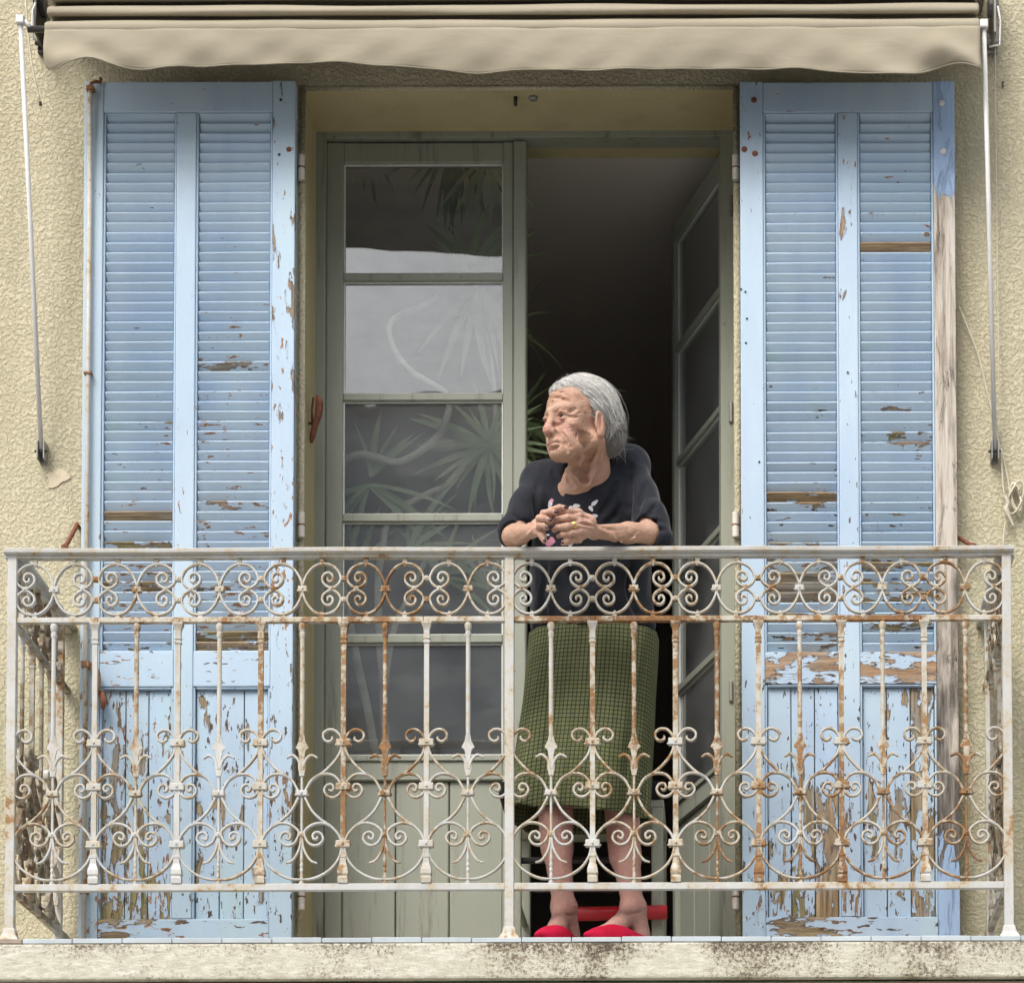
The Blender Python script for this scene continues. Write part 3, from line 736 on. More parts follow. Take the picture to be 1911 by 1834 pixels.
def handrail(p0, p1, nrm):
    """moulded cap rail swept from p0 to p1"""
    pr_ = [(-.025, -.013), (-.026, -.005), (-.019, -.001), (-.008, .0015), (.008, .0015), (.019, -.001), (.026, -.005), (.025, -.013), (.017, -.016), (.0125, -.0165), (.0125, -.024), (-.0125, -.024), (-.0125, -.0165), (-.017, -.016)]
    bm = bmesh.new(); rings = []
    nseg = 24
    for k in range(nseg+1):
        t = k/nseg; c = p0.lerp(p1, t); wv = .0009*math.sin(t*17+p0.x*3)
        rings.append([bm.verts.new((c.x+nrm.x*a, c.y+nrm.y*a, c.z+b+wv)) for a, b in pr_])
    k = len(pr_)
    for a, b in zip(rings, rings[1:]):
        for i in range(k): bm.faces.new((a[i], a[(i+1) % k], b[(i+1) % k], b[i]))
    bm.faces.new(rings[0][::-1]); bm.faces.new(rings[-1])
    link('handrail', bm_mesh('handrail', bm), M['iron'], railing, col=(-.05, 0, 0, 1))
handrail(Vector((RX_L-.019, 0, zt)), Vector((RX_R+.019, 0, zt)), Vector((0, 1, 0)))
handrail(Vector((RX_L, .0265, zt)), Vector((RX_L, WY-.002, zt)), Vector((-1, 0, 0)))
handrail(Vector((RX_R, .0265, zt)), Vector((RX_R, WY-.002, zt)), Vector((1, 0, 0)))
for (a, b, rs) in ((RX_L, RX_C, (.08, .2)), (RX_C, RX_R, (.22, .22))):
    n = 6; w = (b-a-2*HW)/n
    for i in range(n):      # the flat bar is jointed over every thick baluster
        u = a+HW+i*w
        box('mid_rail', u+.0004, u+w-.0004, -.009, .009, zz(1161), zz(1151), M['iron'], railing, .0015, 1, (rs[0]+rr.uniform(0, .12), 0, 0, 1))
    box('bottom_rail', a+HW+.0003, b-HW-.0003, -.0095, .0095, zz(1661), zz(1648), M['iron'], railing, .0015, 1, (-.06, 0, 0, 1))
for x in (RX_L, RX_R):  # side rails carry the same painted grey-green shade
    for nm, p0, p1 in (('mid_rail', 1161, 1151), ('bottom_rail', 1661, 1648)):
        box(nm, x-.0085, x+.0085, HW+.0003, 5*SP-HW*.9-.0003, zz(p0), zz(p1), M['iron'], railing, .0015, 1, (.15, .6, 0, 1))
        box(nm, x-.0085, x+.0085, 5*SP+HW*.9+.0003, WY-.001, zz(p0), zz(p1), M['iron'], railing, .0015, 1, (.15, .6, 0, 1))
# ================================================================== awning
AY = .36
aw = empty('awning', (0, WY, P(955, 20, WY).z), 'rolled up beige awning with wavy valance above the whole balcony', 'awning')
az_ = lambda py: kz(py, AY-.015, 955)
ax0, ax1 = P(86, 50, AY).x, P(1828, 60, AY).x
brz = az_(49); br = .0165
nx = 260
edge = spline([(86, 118), (100, 131), (128, 124), (165, 113), (185, 113), (230, 125), (275, 133), (320, 129), (360, 124), (470, 123), (560, 119), (650, 122), (740, 127), (820, 134), (880, 139), (940, 136),
               (1010, 134), (1120, 136), (1250, 134), (1350, 133), (1480, 133), (1540, 136), (1610, 143), (1680, 148), (1720, 143), (1760, 127), (1790, 123), (1815, 130), (1838, 142)], 6)
ex = np.array([e[0] for e in edge]); ey = np.array([e[1] for e in edge])
def fold_noise(x, v):
    s = .0035*math.sin(x*9+v*2.2)+.0030*math.sin(x*23-v*3.5+1)+.0018*math.sin(x*41+v*6)
    d0 = x-ax0; d1 = ax1-x
    s += .020*math.exp(-d0/.28)*math.sin((d0*26-v*4.6)+.5)*v+.024*math.exp(-d1/.35)*math.sin(d1*24+v*5.0)*v
    return s
bm = bmesh.new(); grid = []
prof_n = 7; nv = 16
CAN = [(-40, .50), (-26, .40), (-14, .385), (-4, .39), (3, .43), (6, .46), (8, .455), (10, .40), (14, .375), (21, .366), (27, .375), (30, .41), (33, .425), (36, .40), (38, .375)]
zr = P(955, -30, .54).z
for i in range(nx+1):
    t = i/nx; x = ax0+(ax1-ax0)*t; px = 86+(1838-86)*t
    col = []
    # canopy cloth from the roller down to the front bar, sagging in soft rolls
    for ppy, yy in CAN:
        col.append((x, yy+.0012*math.sin(x*14+ppy*.2)+.002*math.sin(x*5.3+ppy*.4), kz(ppy+.8*math.sin(x*7+ppy), yy, 955)))
    for k in range(1, prof_n):      # round the front bar
        a = math.pi/2+math.pi*k/prof_n
        col.append((x, AY+math.cos(a)*(br+.002), brz+math.sin(a)*(br+.002)))
    zb = az_(float(np.interp(px, ex, ey))+.0)
    z0_ = brz-.006
    for k in range(nv+1):
        v = k/nv; z = z0_+(zb-z0_)*v
        y = AY-br-.001-.010*math.sin(v*2.4)+fold_noise(x-0, v)*(.25+v)
        if k == nv: y -= .001
        col.append((x, y, z))
    grid.append([bm.verts.new(c) for c in col])
for a, b in zip(grid, grid[1:]):
    for k in range(len(a)-1): bm.faces.new((a[k], b[k], b[k+1], a[k+1]))
me = bm_mesh('cloth', bm)
cl = link('cloth', me, M['awning'], aw, smooth=True)
so = cl.modifiers.new('thick', 'SOLIDIFY'); so.thickness = .0016; so.offset = 0
# bound hem along the wavy edge
hem = [(g[-1].co.x, g[-1].co.y, g[-1].co.z) if False else None for g in []]
hp = []
for i in range(0, nx+1, 2):
    t = i/nx; x = ax0+(ax1-ax0)*t; px = 86+(1838-86)*t
    hp.append((x, AY-br-.002-.010*math.sin(2.4)+fold_noise(x, 1)*1.25, az_(float(np.interp(px, ex, ey)))+.001))
tube('hem', hp, .0022, M['awning'], aw, 6)
box('shade_hood', ax0-.03, ax1+.03, .44, WY-.001, kz(-34, .44), kz(-34, .44)+.02, M['awning'], aw, .004)  # unseen board, added above the view to shade the upper cloth
tube('roller_tube', [(ax0-.02, .565, zr+.02), (ax1+.02, .565, zr+.02)], .040, M['awning'], aw, 16)
tube('front_bar', [(P(52, 41, AY).x, AY, brz+.003), (P(1826, 50, AY).x, AY, brz+.003)], .009, M['dark_metal'], aw, 12)
for s, e, pv in ((0, (38, 38), (77, 838)), (1, (1836, 46), (1857, 838))):
    top = P(*e, AY-.01); bot = P(*pv, WY-.035)
    arm = tube('arm', [top, top.lerp(bot, .5), bot], .0066, M['white_metal'], aw, 10)
    box('arm_elbow', top.x-.011, top.x+.011, top.y-.012, top.y+.012, top.z-.012, top.z+.010, M['white_metal'], aw, .003, 2)
    sgn = 1 if s == 0 else -1
    tube('elbow_spigot', [(top.x+sgn*.010, top.y, top.z-.002), (top.x+sgn*.028, AY, brz+.003)], .007, M['white_metal'], aw, 8)
    bm = bmesh.new(); bbox(bm, bot.x-.011, bot.x-.007, bot.y-.012, WY, bot.z-.030, bot.z+.022); bbox(bm, bot.x+.007, bot.x+.011, bot.y-.012, WY, bot.z-.030, bot.z+.022)
    bbox(bm, bot.x-.0072, bot.x+.0072, WY-.008, WY-.001, bot.z-.030, bot.z+.022)
    link('pivot_bracket', bm_mesh('pivot_bracket', bm, .001), M['grey_metal'], aw)
    tube('pivot_pin', [(bot.x-.018, bot.y, bot.z-.006), (bot.x+.016, bot.y, bot.z-.006)], .004, M['dark_metal'], aw, 8)
    # wall bracket of the roller
    bp = P(76 if s == 0 else 1853, 50, WY-.05)
    bm = bmesh.new(); bbox(bm, bp.x-.004, bp.x+.004, WY-.115, WY, bp.z-.050, bp.z+.14)
    add_tube(bm, [(bp.x-.014, WY-.055, bp.z+.06), (bp.x+.014, WY-.055, bp.z+.06)], .035, 14)
    bbox(bm, bp.x-.016, bp.x+.016, WY-.018, WY-.001, bp.z-.058, bp.z-.004)
    add_tube(bm, [(bp.x-.02, WY-.03, bp.z-.035), (bp.x+.02, WY-.03, bp.z-.035)], .009, 8)
    link('wall_bracket', bm_mesh('wall_bracket', bm, .0015), M['grey_metal'] if s else M['dark_metal'], aw)
    q = [P(a, b, WY-.13) for a, b in (((1846, 88), (1866, 84), (1867, 40), (1862, 12)) if s else ((63, 75), (60, 50), (61, 20), (66, 6)))]
    tube('bracket_strap', q, .003, M['white_metal'], aw, 6)
def cord(label, pts, r=.0028, Y=WY-.02, name='cord'):
    q = [P(a, b, Y+(c[0] if c else 0)) for a, b, *c in pts]
    o = tube(name, spline([tuple(p) for p in q], 6), r, M['rope'], None, 6)
    return tag(o, label, 'cord')
c1 = cord('thin pull cord with a dark tip hanging beside the left awning arm', [(46, -30), (50, 30), (54, 80), (63, 140), (74, 186)], .0026, AY+.14)
p = P(75, 190, AY+.14); tube('cord_tip', [p, p+Vector((.001, 0, -.011))], .0042, M['dark_metal'], c1, 8)
cord('thin straight cord running down the wall beside the right awning arm', [(1857, 86), (1859, 300), (1863, 600), (1866, 838)], .0020)
cord('slack pale cord curving from behind the rotten shutter to the arm pivot', [(1789, 572), (1806, 612), (1826, 665), (1842, 730), (1856, 790), (1868, 850), (1872, 905), (1876, 935)], .0030)
cord('white cord looped tight below the coil and dropping behind the railing', [(1869, 838), (1882, 900), (1884, 940), (1879, 960), (1873, 1000), (1870, 1060), (1868, 1130), (1842, 1160), (1838, 1190), (1845, 1195), (1846, 1170)], .0024)
cr = empty('cord_coil', P(1896, 930, WY), 'small hank of white cord tied up on the wall at the right edge', 'cord')
rr2 = random.Random(4)
for i in range(6):
    a = rr2.uniform(-.35, .35); w = rr2.uniform(7, 13); h = rr2.uniform(24, 34); pts = []
    for k in range(13):
        t = 2*math.pi*k/12; u = w*math.cos(t); v = h*math.sin(t)
        pts.append(tuple(P(1896+u*math.cos(a)-v*math.sin(a), 928+u*math.sin(a)+v*math.cos(a), WY-.012-.003*i)))
    tube('loop', spline(pts, 2), .0025, M['rope'], cr, 6)
tube('knot', spline([tuple(P(a, b, WY-.03)) for a, b in ((1876, 925), (1881, 940), (1877, 950), (1885, 968), (1893, 985))], 3), [.004, .005, .0065, .006, .005, .007, .008, .0075, .006, .005, .004, .003, .002], M['rope'], cr, 8)
tube('tie', spline([tuple(P(a, b, WY-.03)) for a, b in ((1877, 937), (1886, 920), (1896, 905), (1903, 918))], 3), .0025, M['rope'], cr, 6)

# ================================================================== potted plants behind the panes
def mat_leaf(name, a, b):
    t = MT(name); R, G, B, rnd = t.objcol(); n = t.noise(t.pos((1, 1, 1)), 14, 4)
    c = t.mix(t.math('ADD', t.math('MULTIPLY', rnd, .6), t.math('MULTIPLY', n, .4)), a, b)
    t.end(c, .45, spec=.4); tl = t.n('ShaderNodeBsdfTranslucent'); t.put(tl.inputs[0], c); ms = t.n('ShaderNodeMixShader'); ms.inputs[0].default_value = .35
    t.t.links.new(t.b.outputs[0], ms.inputs[1]); t.t.links.new(tl.outputs[0], ms.inputs[2]); t.t.links.new(ms.outputs[0], t.out.inputs[0]); return t.m
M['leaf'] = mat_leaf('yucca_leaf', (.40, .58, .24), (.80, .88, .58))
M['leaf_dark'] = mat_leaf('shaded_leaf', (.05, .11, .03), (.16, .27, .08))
M['bark'] = plain('smooth_pale_stem', (.80, .76, .66), .7, 0, .15, 30)
M['pot'] = plain('clay_pot', (.30, .13, .07), .8, 0, .2, 12)
M['soil'] = plain('soil', (.04, .03, .02), .95)
def blade(L, w, droop):
    bm = bmesh.new(); n = 9; prev = None
    for i in range(n+1):
        t = i/n; ww = w*(.55+.45*math.sin(min(1, t*2.2)*math.pi/2))*(1-t**3.2)+.0004
        x = L*math.sin(t*droop)/droop if droop > .01 else L*t; z = -L*(1-math.cos(t*droop))/max(droop, .01)
        row = [bm.verts.new((x, -ww/2, z+ww*.16)), bm.verts.new((x, 0, z)), bm.verts.new((x, ww/2, z+ww*.16))]
        if prev:
            for k in (0, 1): bm.faces.new((prev[k], prev[k+1], row[k+1], row[k]))
        prev = row
    me = bm_mesh('leaf', bm)
    for p in me.polygons: p.use_smooth = True
    return me
MAKE_BL = lambda: [blade(.30, .027, .25), blade(.27, .025, .7), blade(.24, .022, 1.2), blade(.20, .025, .45)]
BLS = {'leaf': MAKE_BL(), 'leaf_dark': MAKE_BL()}; BL = BLS['leaf']
def rosette(parent, c, n, size, up, mat, seed, spread=(0, 360)):
    r = random.Random(seed)
    for i in range(n):
        a = rad(r.uniform(*spread))
        while math.sin(a) < -.55: a = rad(r.uniform(*spread))
        e = r.uniform(-.5, 1.2)*1.0+up*.3
        s = size*r.uniform(.75, 1.2)*(1 if math.sin(a) > -.1 else .7)
        o = link('leaf', BLS[mat][r.randrange(4)], M[mat], parent, c, (r.uniform(-.5, .5), -e, a), scale=(s, s*r.uniform(.8, 1.25), s))
def flat_blade(L, w, bend):
    bm = bmesh.new(); n = 10; prev = None
    for i in range(n+1):
        t = i/n; ww = w*(.5+.5*math.sin(min(1, t*2.2)*math.pi/2))*(1-t**3)+.0004; y = -bend*L*t*t; dz = .05*L*t*t
        row = [bm.verts.new((L*t, y-ww/2, -dz+ww*.14)), bm.verts.new((L*t, y, -dz)), bm.verts.new((L*t, y+ww/2, -dz+ww*.14))]
        if prev:
            for k in (0, 1): bm.faces.new((prev[k], prev[k+1], row[k+1], row[k]))
        prev = row
    me = bm_mesh('leaf', bm)
    for p in me.polygons: p.use_smooth = True
    return me
FB = {m: [flat_blade(.24, .019, b) for b in (-.22, -.08, .08, .22)] for m in ('leaf', 'leaf_dark')}
def fan(parent, c, angs, size, mat, seed):
    """leaves spreading from one head, their broad faces turned to the window light"""
    r = random.Random(seed)
    for a in angs:
        th = rad(a+r.uniform(-7, 7)); d = Vector((math.cos(th), r.uniform(-.16, .30), math.sin(th))).normalized()
        nrm = Vector((r.uniform(-.3, .3), -1, r.uniform(-.05, .55))); nrm = (nrm-d*nrm.dot(d)).normalized(); w = nrm.cross(d)
        R = Matrix((d, w, nrm)).transposed(); s = size*r.uniform(.75, 1.15)
        bi = (r.choice((2, 3)) if math.cos(th)*1 > 0 else r.choice((0, 1)))
        link('leaf', FB[mat][bi], M[mat], parent, c, R.to_euler(), scale=(s, s*r.uniform(.8, 1.3), s))
def stem(parent, pts, Y, r0, r1, name='stem'):
    q = spline([tuple(P(a, b, Y+(c[0] if c else 0))) for a, b, *c in pts], 6); n = len(q)
    return tube(name, [tuple(v) for v in q], [r0+(r1-r0)*i/(n-1) for i in range(n)], M['bark'], parent, 10)
def pot(name, label, x, y, r=.13, h=.24):
    root = empty(name, (x, y, 0), label, 'plant')
    bm = bmesh.new(); add_lathe(bm, [(r*.7, 0), (r*.98, h*.85), (r*1.1, h*.86), (r*1.1, h), (r*.95, h), (r*.93, h*.9)], 24)
    link('pot', bm_mesh('pot', bm), M['pot'], root, (x, y, 0))
    return root
y1 = FY+.14
pA = pot('yucca_plant', 'big indoor yucca with pale winding stems behind the closed left leaf', kx(730, y1+.1), y1+.1)
stem(pA, [(818, 553), (790, 570), (755, 584), (733, 597), (726, 617), (733, 645), (748, 672), (775, 698), (805, 716), (830, 732), (838, 752), (834, 780), (818, 812), (790, 838), (757, 858), (730, 862), (700, 853), (672, 848), (650, 854), (634, 870), (622, 920), (640, 1100), (700, 1400), (725, 1640)], y1, .0075, .013)
stem(pA, [(908, 832), (885, 856), (858, 882), (834, 905), (800, 920), (765, 938), (738, 955), (722, 980), (715, 1020), (705, 1100), (715, 1300), (735, 1640)], y1+.06, .007, .012)
stem(pA, [(880, 470), (890, 560), (915, 660), (925, 800), (910, 832)], y1+.10, .006, .008)
stem(pA, [(800, 1030), (770, 1100), (735, 1175), (715, 1300)], y1+.08, .007, .010)
k = 0
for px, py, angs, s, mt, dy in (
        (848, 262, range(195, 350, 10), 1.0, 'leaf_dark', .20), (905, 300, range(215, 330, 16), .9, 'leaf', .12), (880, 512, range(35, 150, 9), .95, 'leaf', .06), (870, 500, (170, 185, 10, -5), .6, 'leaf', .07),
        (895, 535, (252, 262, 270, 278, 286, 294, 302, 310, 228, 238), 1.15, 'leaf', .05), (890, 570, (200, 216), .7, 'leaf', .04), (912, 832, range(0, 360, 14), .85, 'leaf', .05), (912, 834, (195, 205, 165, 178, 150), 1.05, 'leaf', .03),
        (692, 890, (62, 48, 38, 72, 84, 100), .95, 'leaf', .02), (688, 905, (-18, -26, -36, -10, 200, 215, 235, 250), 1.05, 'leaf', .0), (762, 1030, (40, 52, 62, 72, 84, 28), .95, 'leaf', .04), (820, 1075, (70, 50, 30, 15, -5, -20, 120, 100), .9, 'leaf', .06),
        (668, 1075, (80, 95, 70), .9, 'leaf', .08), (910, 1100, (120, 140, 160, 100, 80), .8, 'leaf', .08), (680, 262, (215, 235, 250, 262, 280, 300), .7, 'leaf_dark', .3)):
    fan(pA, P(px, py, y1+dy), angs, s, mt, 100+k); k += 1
y2 = FY+.50
pB = pot('dracaena_plant', 'dark green leafy plant just inside the open doorway behind the woman', kx(955, y2+.1), y2+.1, .11)
stem(pB, [(950, 640), (955, 760), (948, 900), (955, 1200), (950, 1500), (960, 1650)], y2+.05, .008, .012)
for px, py, n, s, up, dy in ((962, 790, 16, .75, .2, 0), (955, 620, 8, .85, .0, .03), (950, 400, 5, .9, .4, .1), (965, 850, 12, .7, -.2, 0)):
    rosette(pB, P(px, py, y2+dy), n, s, up, 'leaf', 200+k, (-110, 110)); k += 1
for px, py, dx, dz in ((1060, 740, .14, .03),):
    c = P(px, py, y2); link('leaf', BL[0], M['leaf'], pB, c, (0, -.25, .1), scale=(.62, 1, .62))

# ================================================================== the stool behind the woman
CYF, CYB = .44, .80
st = empty('stool', (kx(1090, .6), .6, FL), 'pale green wooden stool with a black cushion and red rung behind the woman', 'stool')
M['stool_paint'] = plain('pale_green_stool_paint', (.36, .37, .29), .5, 0, .15, 20)
M['red_paint'] = plain('red_painted_rung', (.50, .012, .02), .35, 0, .1, 20)
M['cushion'] = plain('black_cushion_cloth', (.012, .012, .014), .9, 0, .3, 40)
M['straw'] = plain('straw_rung', (.30, .17, .07), .8, 0, .25, 60)
sx0, sx1 = kx(962, CYF, 1600), kx(1227, CYF, 1600); sz = .44
for x in (sx0, sx1):
    for y in (CYF, CYB): box('leg', x-.016, x+.016, y-.016, y+.016, FL+.009, sz, M['stool_paint'], st, .004, 2)
for y in (CYF, CYB):
    tube('rung', [(sx0+.0165, y, .30), (sx1-.0165, y, .30)], .009, M['dark_metal'], st, 8)
xr0, xr1 = kx(1046, CYF-.03, 1690), kx(1245, CYF-.03, 1690)
tube('red_rung', [(xr0, CYF-.036, .145), (xr1, CYF-.036, .150)], .019, M['red_paint'], st, 14)
box('brace', xr0-.004, xr0+.016, CYF-.014, CYF+.010, FL+.009, sz, M['dark_metal'], st, .002)
tube('straw_rung', [(sx0+.017, CYF+.10, .062), (sx1-.017, CYF+.10, .062)], .016, M['straw'], st, 12)
for x in (sx0, sx1):
    tube('side_rung', [(x, CYF+.0165, .20), (x, CYB-.0165, .20)], .009, M['stool_paint'], st, 8)
box('seat', sx0-.018, sx1+.018, CYF-.018, CYB+.018, sz, sz+.022, M['stool_paint'], st, .004)
bm = bmesh.new(); bbox(bm, sx0-.045, sx1+.015, CYF-.03, CYB+.02, sz+.0225, sz+.072)
link('cushion', bm_mesh('cushion', bm, .02, 4), M['cushion'], st)
# ================================================================== the old woman: signed distance fields turned into meshes
def _unit(v): v = np.array(v, float); return v/np.linalg.norm(v)
class Field:
    def __init__(s, lo, hi, h):
        s.lo = np.array(lo, float); s.h = h
        s.n = (np.ceil((np.array(hi)-s.lo)/h).astype(int)+1)
        s.F = np.full(s.n, .2, np.float32)
    def box(s, lo, hi):
        a = np.clip(np.floor((np.array(lo)-s.lo)/s.h).astype(int), 0, s.n-1); b = np.clip(np.ceil((np.array(hi)-s.lo)/s.h).astype(int)+1, 1, s.n)
        if np.any(b <= a): return None
        ax = [s.lo[i]+s.h*np.arange(a[i], b[i], dtype=np.float32) for i in range(3)]
        X, Y, Z = np.meshgrid(*ax, indexing='ij', sparse=True)
        return tuple(slice(a[i], b[i]) for i in range(3)), X.astype(np.float32), Y.astype(np.float32), Z.astype(np.float32)
    def comb(s, sl, d, k, sub):
        F = s.F[sl]
        if sub:
            d = -d; m = np.maximum(F, d); h = np.maximum(k-np.abs(F-d), 0)/k; s.F[sl] = m+h*h*k*.25
        else:
            m = np.minimum(F, d); h = np.maximum(k-np.abs(F-d), 0)/k; s.F[sl] = m-h*h*k*.25
    def ell(s, c, r, R=None, k=.01, sub=False):
        c = np.array(c, float); r = np.array(r, float); R = np.eye(3) if R is None else R      # columns of R: the axes
        ext = np.sqrt(((R*r)**2).sum(1))+k+3*s.h
        q = s.box(c-ext, c+ext)
        if q is None: return
        sl, X, Y, Z = q; X = X-c[0]; Y = Y-c[1]; Z = Z-c[2]
        k0 = 0; k1 = 0
        for i in range(3):
            u = X*R[0, i]+Y*R[1, i]+Z*R[2, i]; k0 = k0+(u/r[i])**2; k1 = k1+(u/r[i]**2)**2
        k0 = np.sqrt(k0); k1 = np.sqrt(k1)+1e-9
        s.comb(sl, (k0*(k0-1)/k1).astype(np.float32), k, sub)
    def cap(s, a, b, ra, rb, k=.01, sub=False):
        a = np.array(a, float); b = np.array(b, float); m = max(ra, rb)+k+3*s.h
        q = s.box(np.minimum(a, b)-m, np.maximum(a, b)+m)
        if q is None: return
        sl, X, Y, Z = q; d = b-a; L = d@d+1e-12
        t = np.clip(((X-a[0])*d[0]+(Y-a[1])*d[1]+(Z-a[2])*d[2])/L, 0, 1)
        D = np.sqrt((X-a[0]-t*d[0])**2+(Y-a[1]-t*d[1])**2+(Z-a[2]-t*d[2])**2)-(ra+(rb-ra)*t)
        s.comb(sl, D.astype(np.float32), k, sub)
    def chain(s, pts, rs, k=.01, sub=False):
        for i in range(len(pts)-1): s.cap(pts[i], pts[i+1], rs[i], rs[i+1], k, sub)
    def grid(s):
        return np.meshgrid(*[s.lo[i]+s.h*np.arange(s.n[i], dtype=np.float32) for i in range(3)], indexing='ij', sparse=True)
    def surf(s):
        """naive surface nets"""
        F = s.F; I = F < 0
        c = [(i, j, k) for i in (0, 1) for j in (0, 1) for k in (0, 1)]
        nx, ny, nz = s.n
        cnt = np.zeros((nx-1, ny-1, nz-1), np.int8)
        for i, j, k in c: cnt += I[i:nx-1+i, j:ny-1+j, k:nz-1+k]
        act = np.argwhere((cnt > 0) & (cnt < 8))
        idx = np.full((nx-1, ny-1, nz-1), -1, np.int32); idx[tuple(act.T)] = np.arange(len(act))
        V = {o: F[act[:, 0]+o[0], act[:, 1]+o[1], act[:, 2]+o[2]] for o in c}
        acc = np.zeros((len(act), 3)); w = np.zeros(len(act))
        for o in c:
            for ax in range(3):
                if o[ax]: continue
                p = list(o); p[ax] = 1; a, b = V[o], V[tuple(p)]
                m = (a < 0) != (b < 0); t = np.where(m, a/(a-b+1e-12), 0)
                q = np.array(o, float)[None, :].repeat(len(act), 0); q[:, ax] = t
                acc += q*m[:, None]; w += m
        v = s.lo+s.h*(act+acc/w[:, None]); faces = []
        for ax in range(3):
            u, w_ = (ax+1) % 3, (ax+2) % 3
            sl0 = [slice(0, -1)]*3; sl1 = [slice(0, -1)]*3; sl1[ax] = slice(1, None)
            a = I[tuple(sl0)] if False else np.take(I, range(0, s.n[ax]-1), ax); b = np.take(I, range(1, s.n[ax]), ax)
            E = np.argwhere(a != b); E = E[(E[:, u] > 0) & (E[:, w_] > 0) & (E[:, u] < s.n[u]-1) & (E[:, w_] < s.n[w_]-1)]
            ina = a[tuple(E.T)]
            def cell(du, dw):
                q = E.copy(); q[:, u] -= du; q[:, w_] -= dw; return idx[tuple(q.T)]
            Q = np.stack([cell(0, 0), cell(1, 0), cell(1, 1), cell(0, 1)], 1)
            Q[~ina] = Q[~ina][:, ::-1]; faces.append(Q)
        return v, np.concatenate(faces)
def sdf_mesh(name, v, f, smooth_it=0):
    me = bpy.data.meshes.new(name)
    me.vertices.add(len(v)); me.vertices.foreach_set('co', v.astype(np.float32).ravel())
    me.loops.add(f.size); me.loops.foreach_set('vertex_index', f[:, ::1].astype(np.int32).ravel())
    me.polygons.add(len(f)); me.polygons.foreach_set('loop_start', np.arange(0, f.size, 4, dtype=np.int32)); me.polygons.foreach_set('loop_total', np.full(len(f), 4, np.int32))
    me.polygons.foreach_set('use_smooth', np.ones(len(f), bool)); me.update(calc_edges=True); me.validate(); return me
def set_color(me, rgb):
    at = me.color_attributes.new('tone', 'FLOAT_COLOR', 'POINT')
    at.data.foreach_set('color', np.concatenate([rgb, np.ones((len(rgb), 1))], 1).astype(np.float32).ravel())

# ---- head frame
HC = np.array(P(1083, 797, .02)); YAW = rad(48); HS = 1.03
Fw = np.array([-math.sin(YAW), -math.cos(YAW), 0]); Lf = np.array([math.cos(YAW), -math.sin(YAW), 0]); Up = np.array([0, 0, 1.])
pt = rad(-3); Fw, Up = Fw*math.cos(pt)+Up*math.sin(pt), Up*math.cos(pt)-Fw*math.sin(pt)
HR = np.stack([Lf, Fw, Up], 1)         # local (left, forward, up) -> world
def hl(p): return HC+HR@(np.array(p, float)*HS)
B = Field((-.58+.53, -.27, -.01), (.46, .52, 1.50), .0022) if False else None
lo = (P(930, 0, 0).x-.03, -.22, .0); hi = (P(1260, 0, 0).x+.03, .50, 1.49)
body = Field(lo, hi, .0023)
def E_(c, r, k=.012, sub=False, rot=None):
    R = HR if rot is None else HR@rot
    body.ell(hl(c), np.array(r)*HS, R, k, sub)
def C_(a, b, ra, rb, k=.008, sub=False): body.cap(hl(a), hl(b), ra*HS, rb*HS, k, sub)
def rot(ax, deg): return np.array(Matrix.Rotation(rad(deg), 3, ax))
# skull and face
E_((0, -.014, .040), (.070, .090, .078), .01)
E_((0, .036, .036), (.057, .048, .058), .03)
E_((0, .040, -.020), (.054, .046, .055), .03)
E_((0, .050, -.055), (.036, .038, .038), .02)
E_((0, .075, -.077), (.020, .015, .015), .016)
for s in (-1, 1):
    C_((s*.053, .004, -.048), (s*.022, .062, -.074), .017, .014, .028)      # jaw line
    E_((s*.041, .058, -.020), (.019, .018, .013), .018)                      # cheek bone
    E_((s*.040, .042, -.060), (.014, .022, .020), .016)
    E_((s*.068, .046, -.036), (.010, .020, .022), .026, True)                      # jowl
    E_((s*.034, .066, -.046), (.012, .013, .018), .014)                      # fold beside mouth
    C_((s*.010, .089, .024), (s*.044, .070, .026), .007, .006, .012)         # brow ridge
    E_((s*.030, .0935, .004), (.0165, .015, .0105), .009, True)             # eye socket
    E_((s*.030, .071, .0045), (.0135, .0135, .012), .003)                     # lids over the ball
    C_((s*.016, .0815, .001), (s*.031, .0845, -.0045), .0022, .0028, .003); C_((s*.031, .0845, -.0045), (s*.044, .074, -.001), .0028, .002, .003)
    C_((s*.016, .083, .009), (s*.031, .088, .0125), .003, .0042, .004); C_((s*.031, .088, .0125), (s*.046, .073, .006), .0042, .003, .004)
    E_((s*.030, .0865, .0035), (.0095, .006, .0028), .002, True)             # slit between the lids
    C_((s*.020, .088, -.010), (s*.036, .078, -.014), .0016, .0018, .004, True)   # bag under the eye
C_((0, .086, .016), (0, .1055, -.024), .0075, .0105, .012)                   # nose
E_((0, .1065, -.030), (.0120, .0110, .0105), .008)
for s in (-1, 1):
    E_((s*.0130, .0960, -.033), (.0070, .010, .0080), .006)
    E_((s*.0065, .102, -.0415), (.0036, .0055, .003), .003, True)
    C_((s*.0185, .093, -.030), (s*.033, .079, -.060), .0014, .0014, .007, True)    # nasolabial crease
    C_((s*.028, .079, -.068), (s*.030, .071, -.086), .0010, .0010, .006, True)     # marionette line
    C_((s*.052, .056, .006), (s*.060, .044, .012), .0011, .0009, .003, True)
    C_((s*.052, .056, -.001), (s*.062, .042, -.004), .0011, .0009, .003, True)
    C_((s*.048, .050, -.030), (s*.040, .058, -.072), .0014, .0020, .006, True)
E_((0, .085, -.055), (.022, .011, .0135), .014)                              # muzzle
E_((0, .0925, -.0555), (.021, .003, .0022), .005)
E_((0, .0920, -.0645), (.018, .004, .0030), .005)
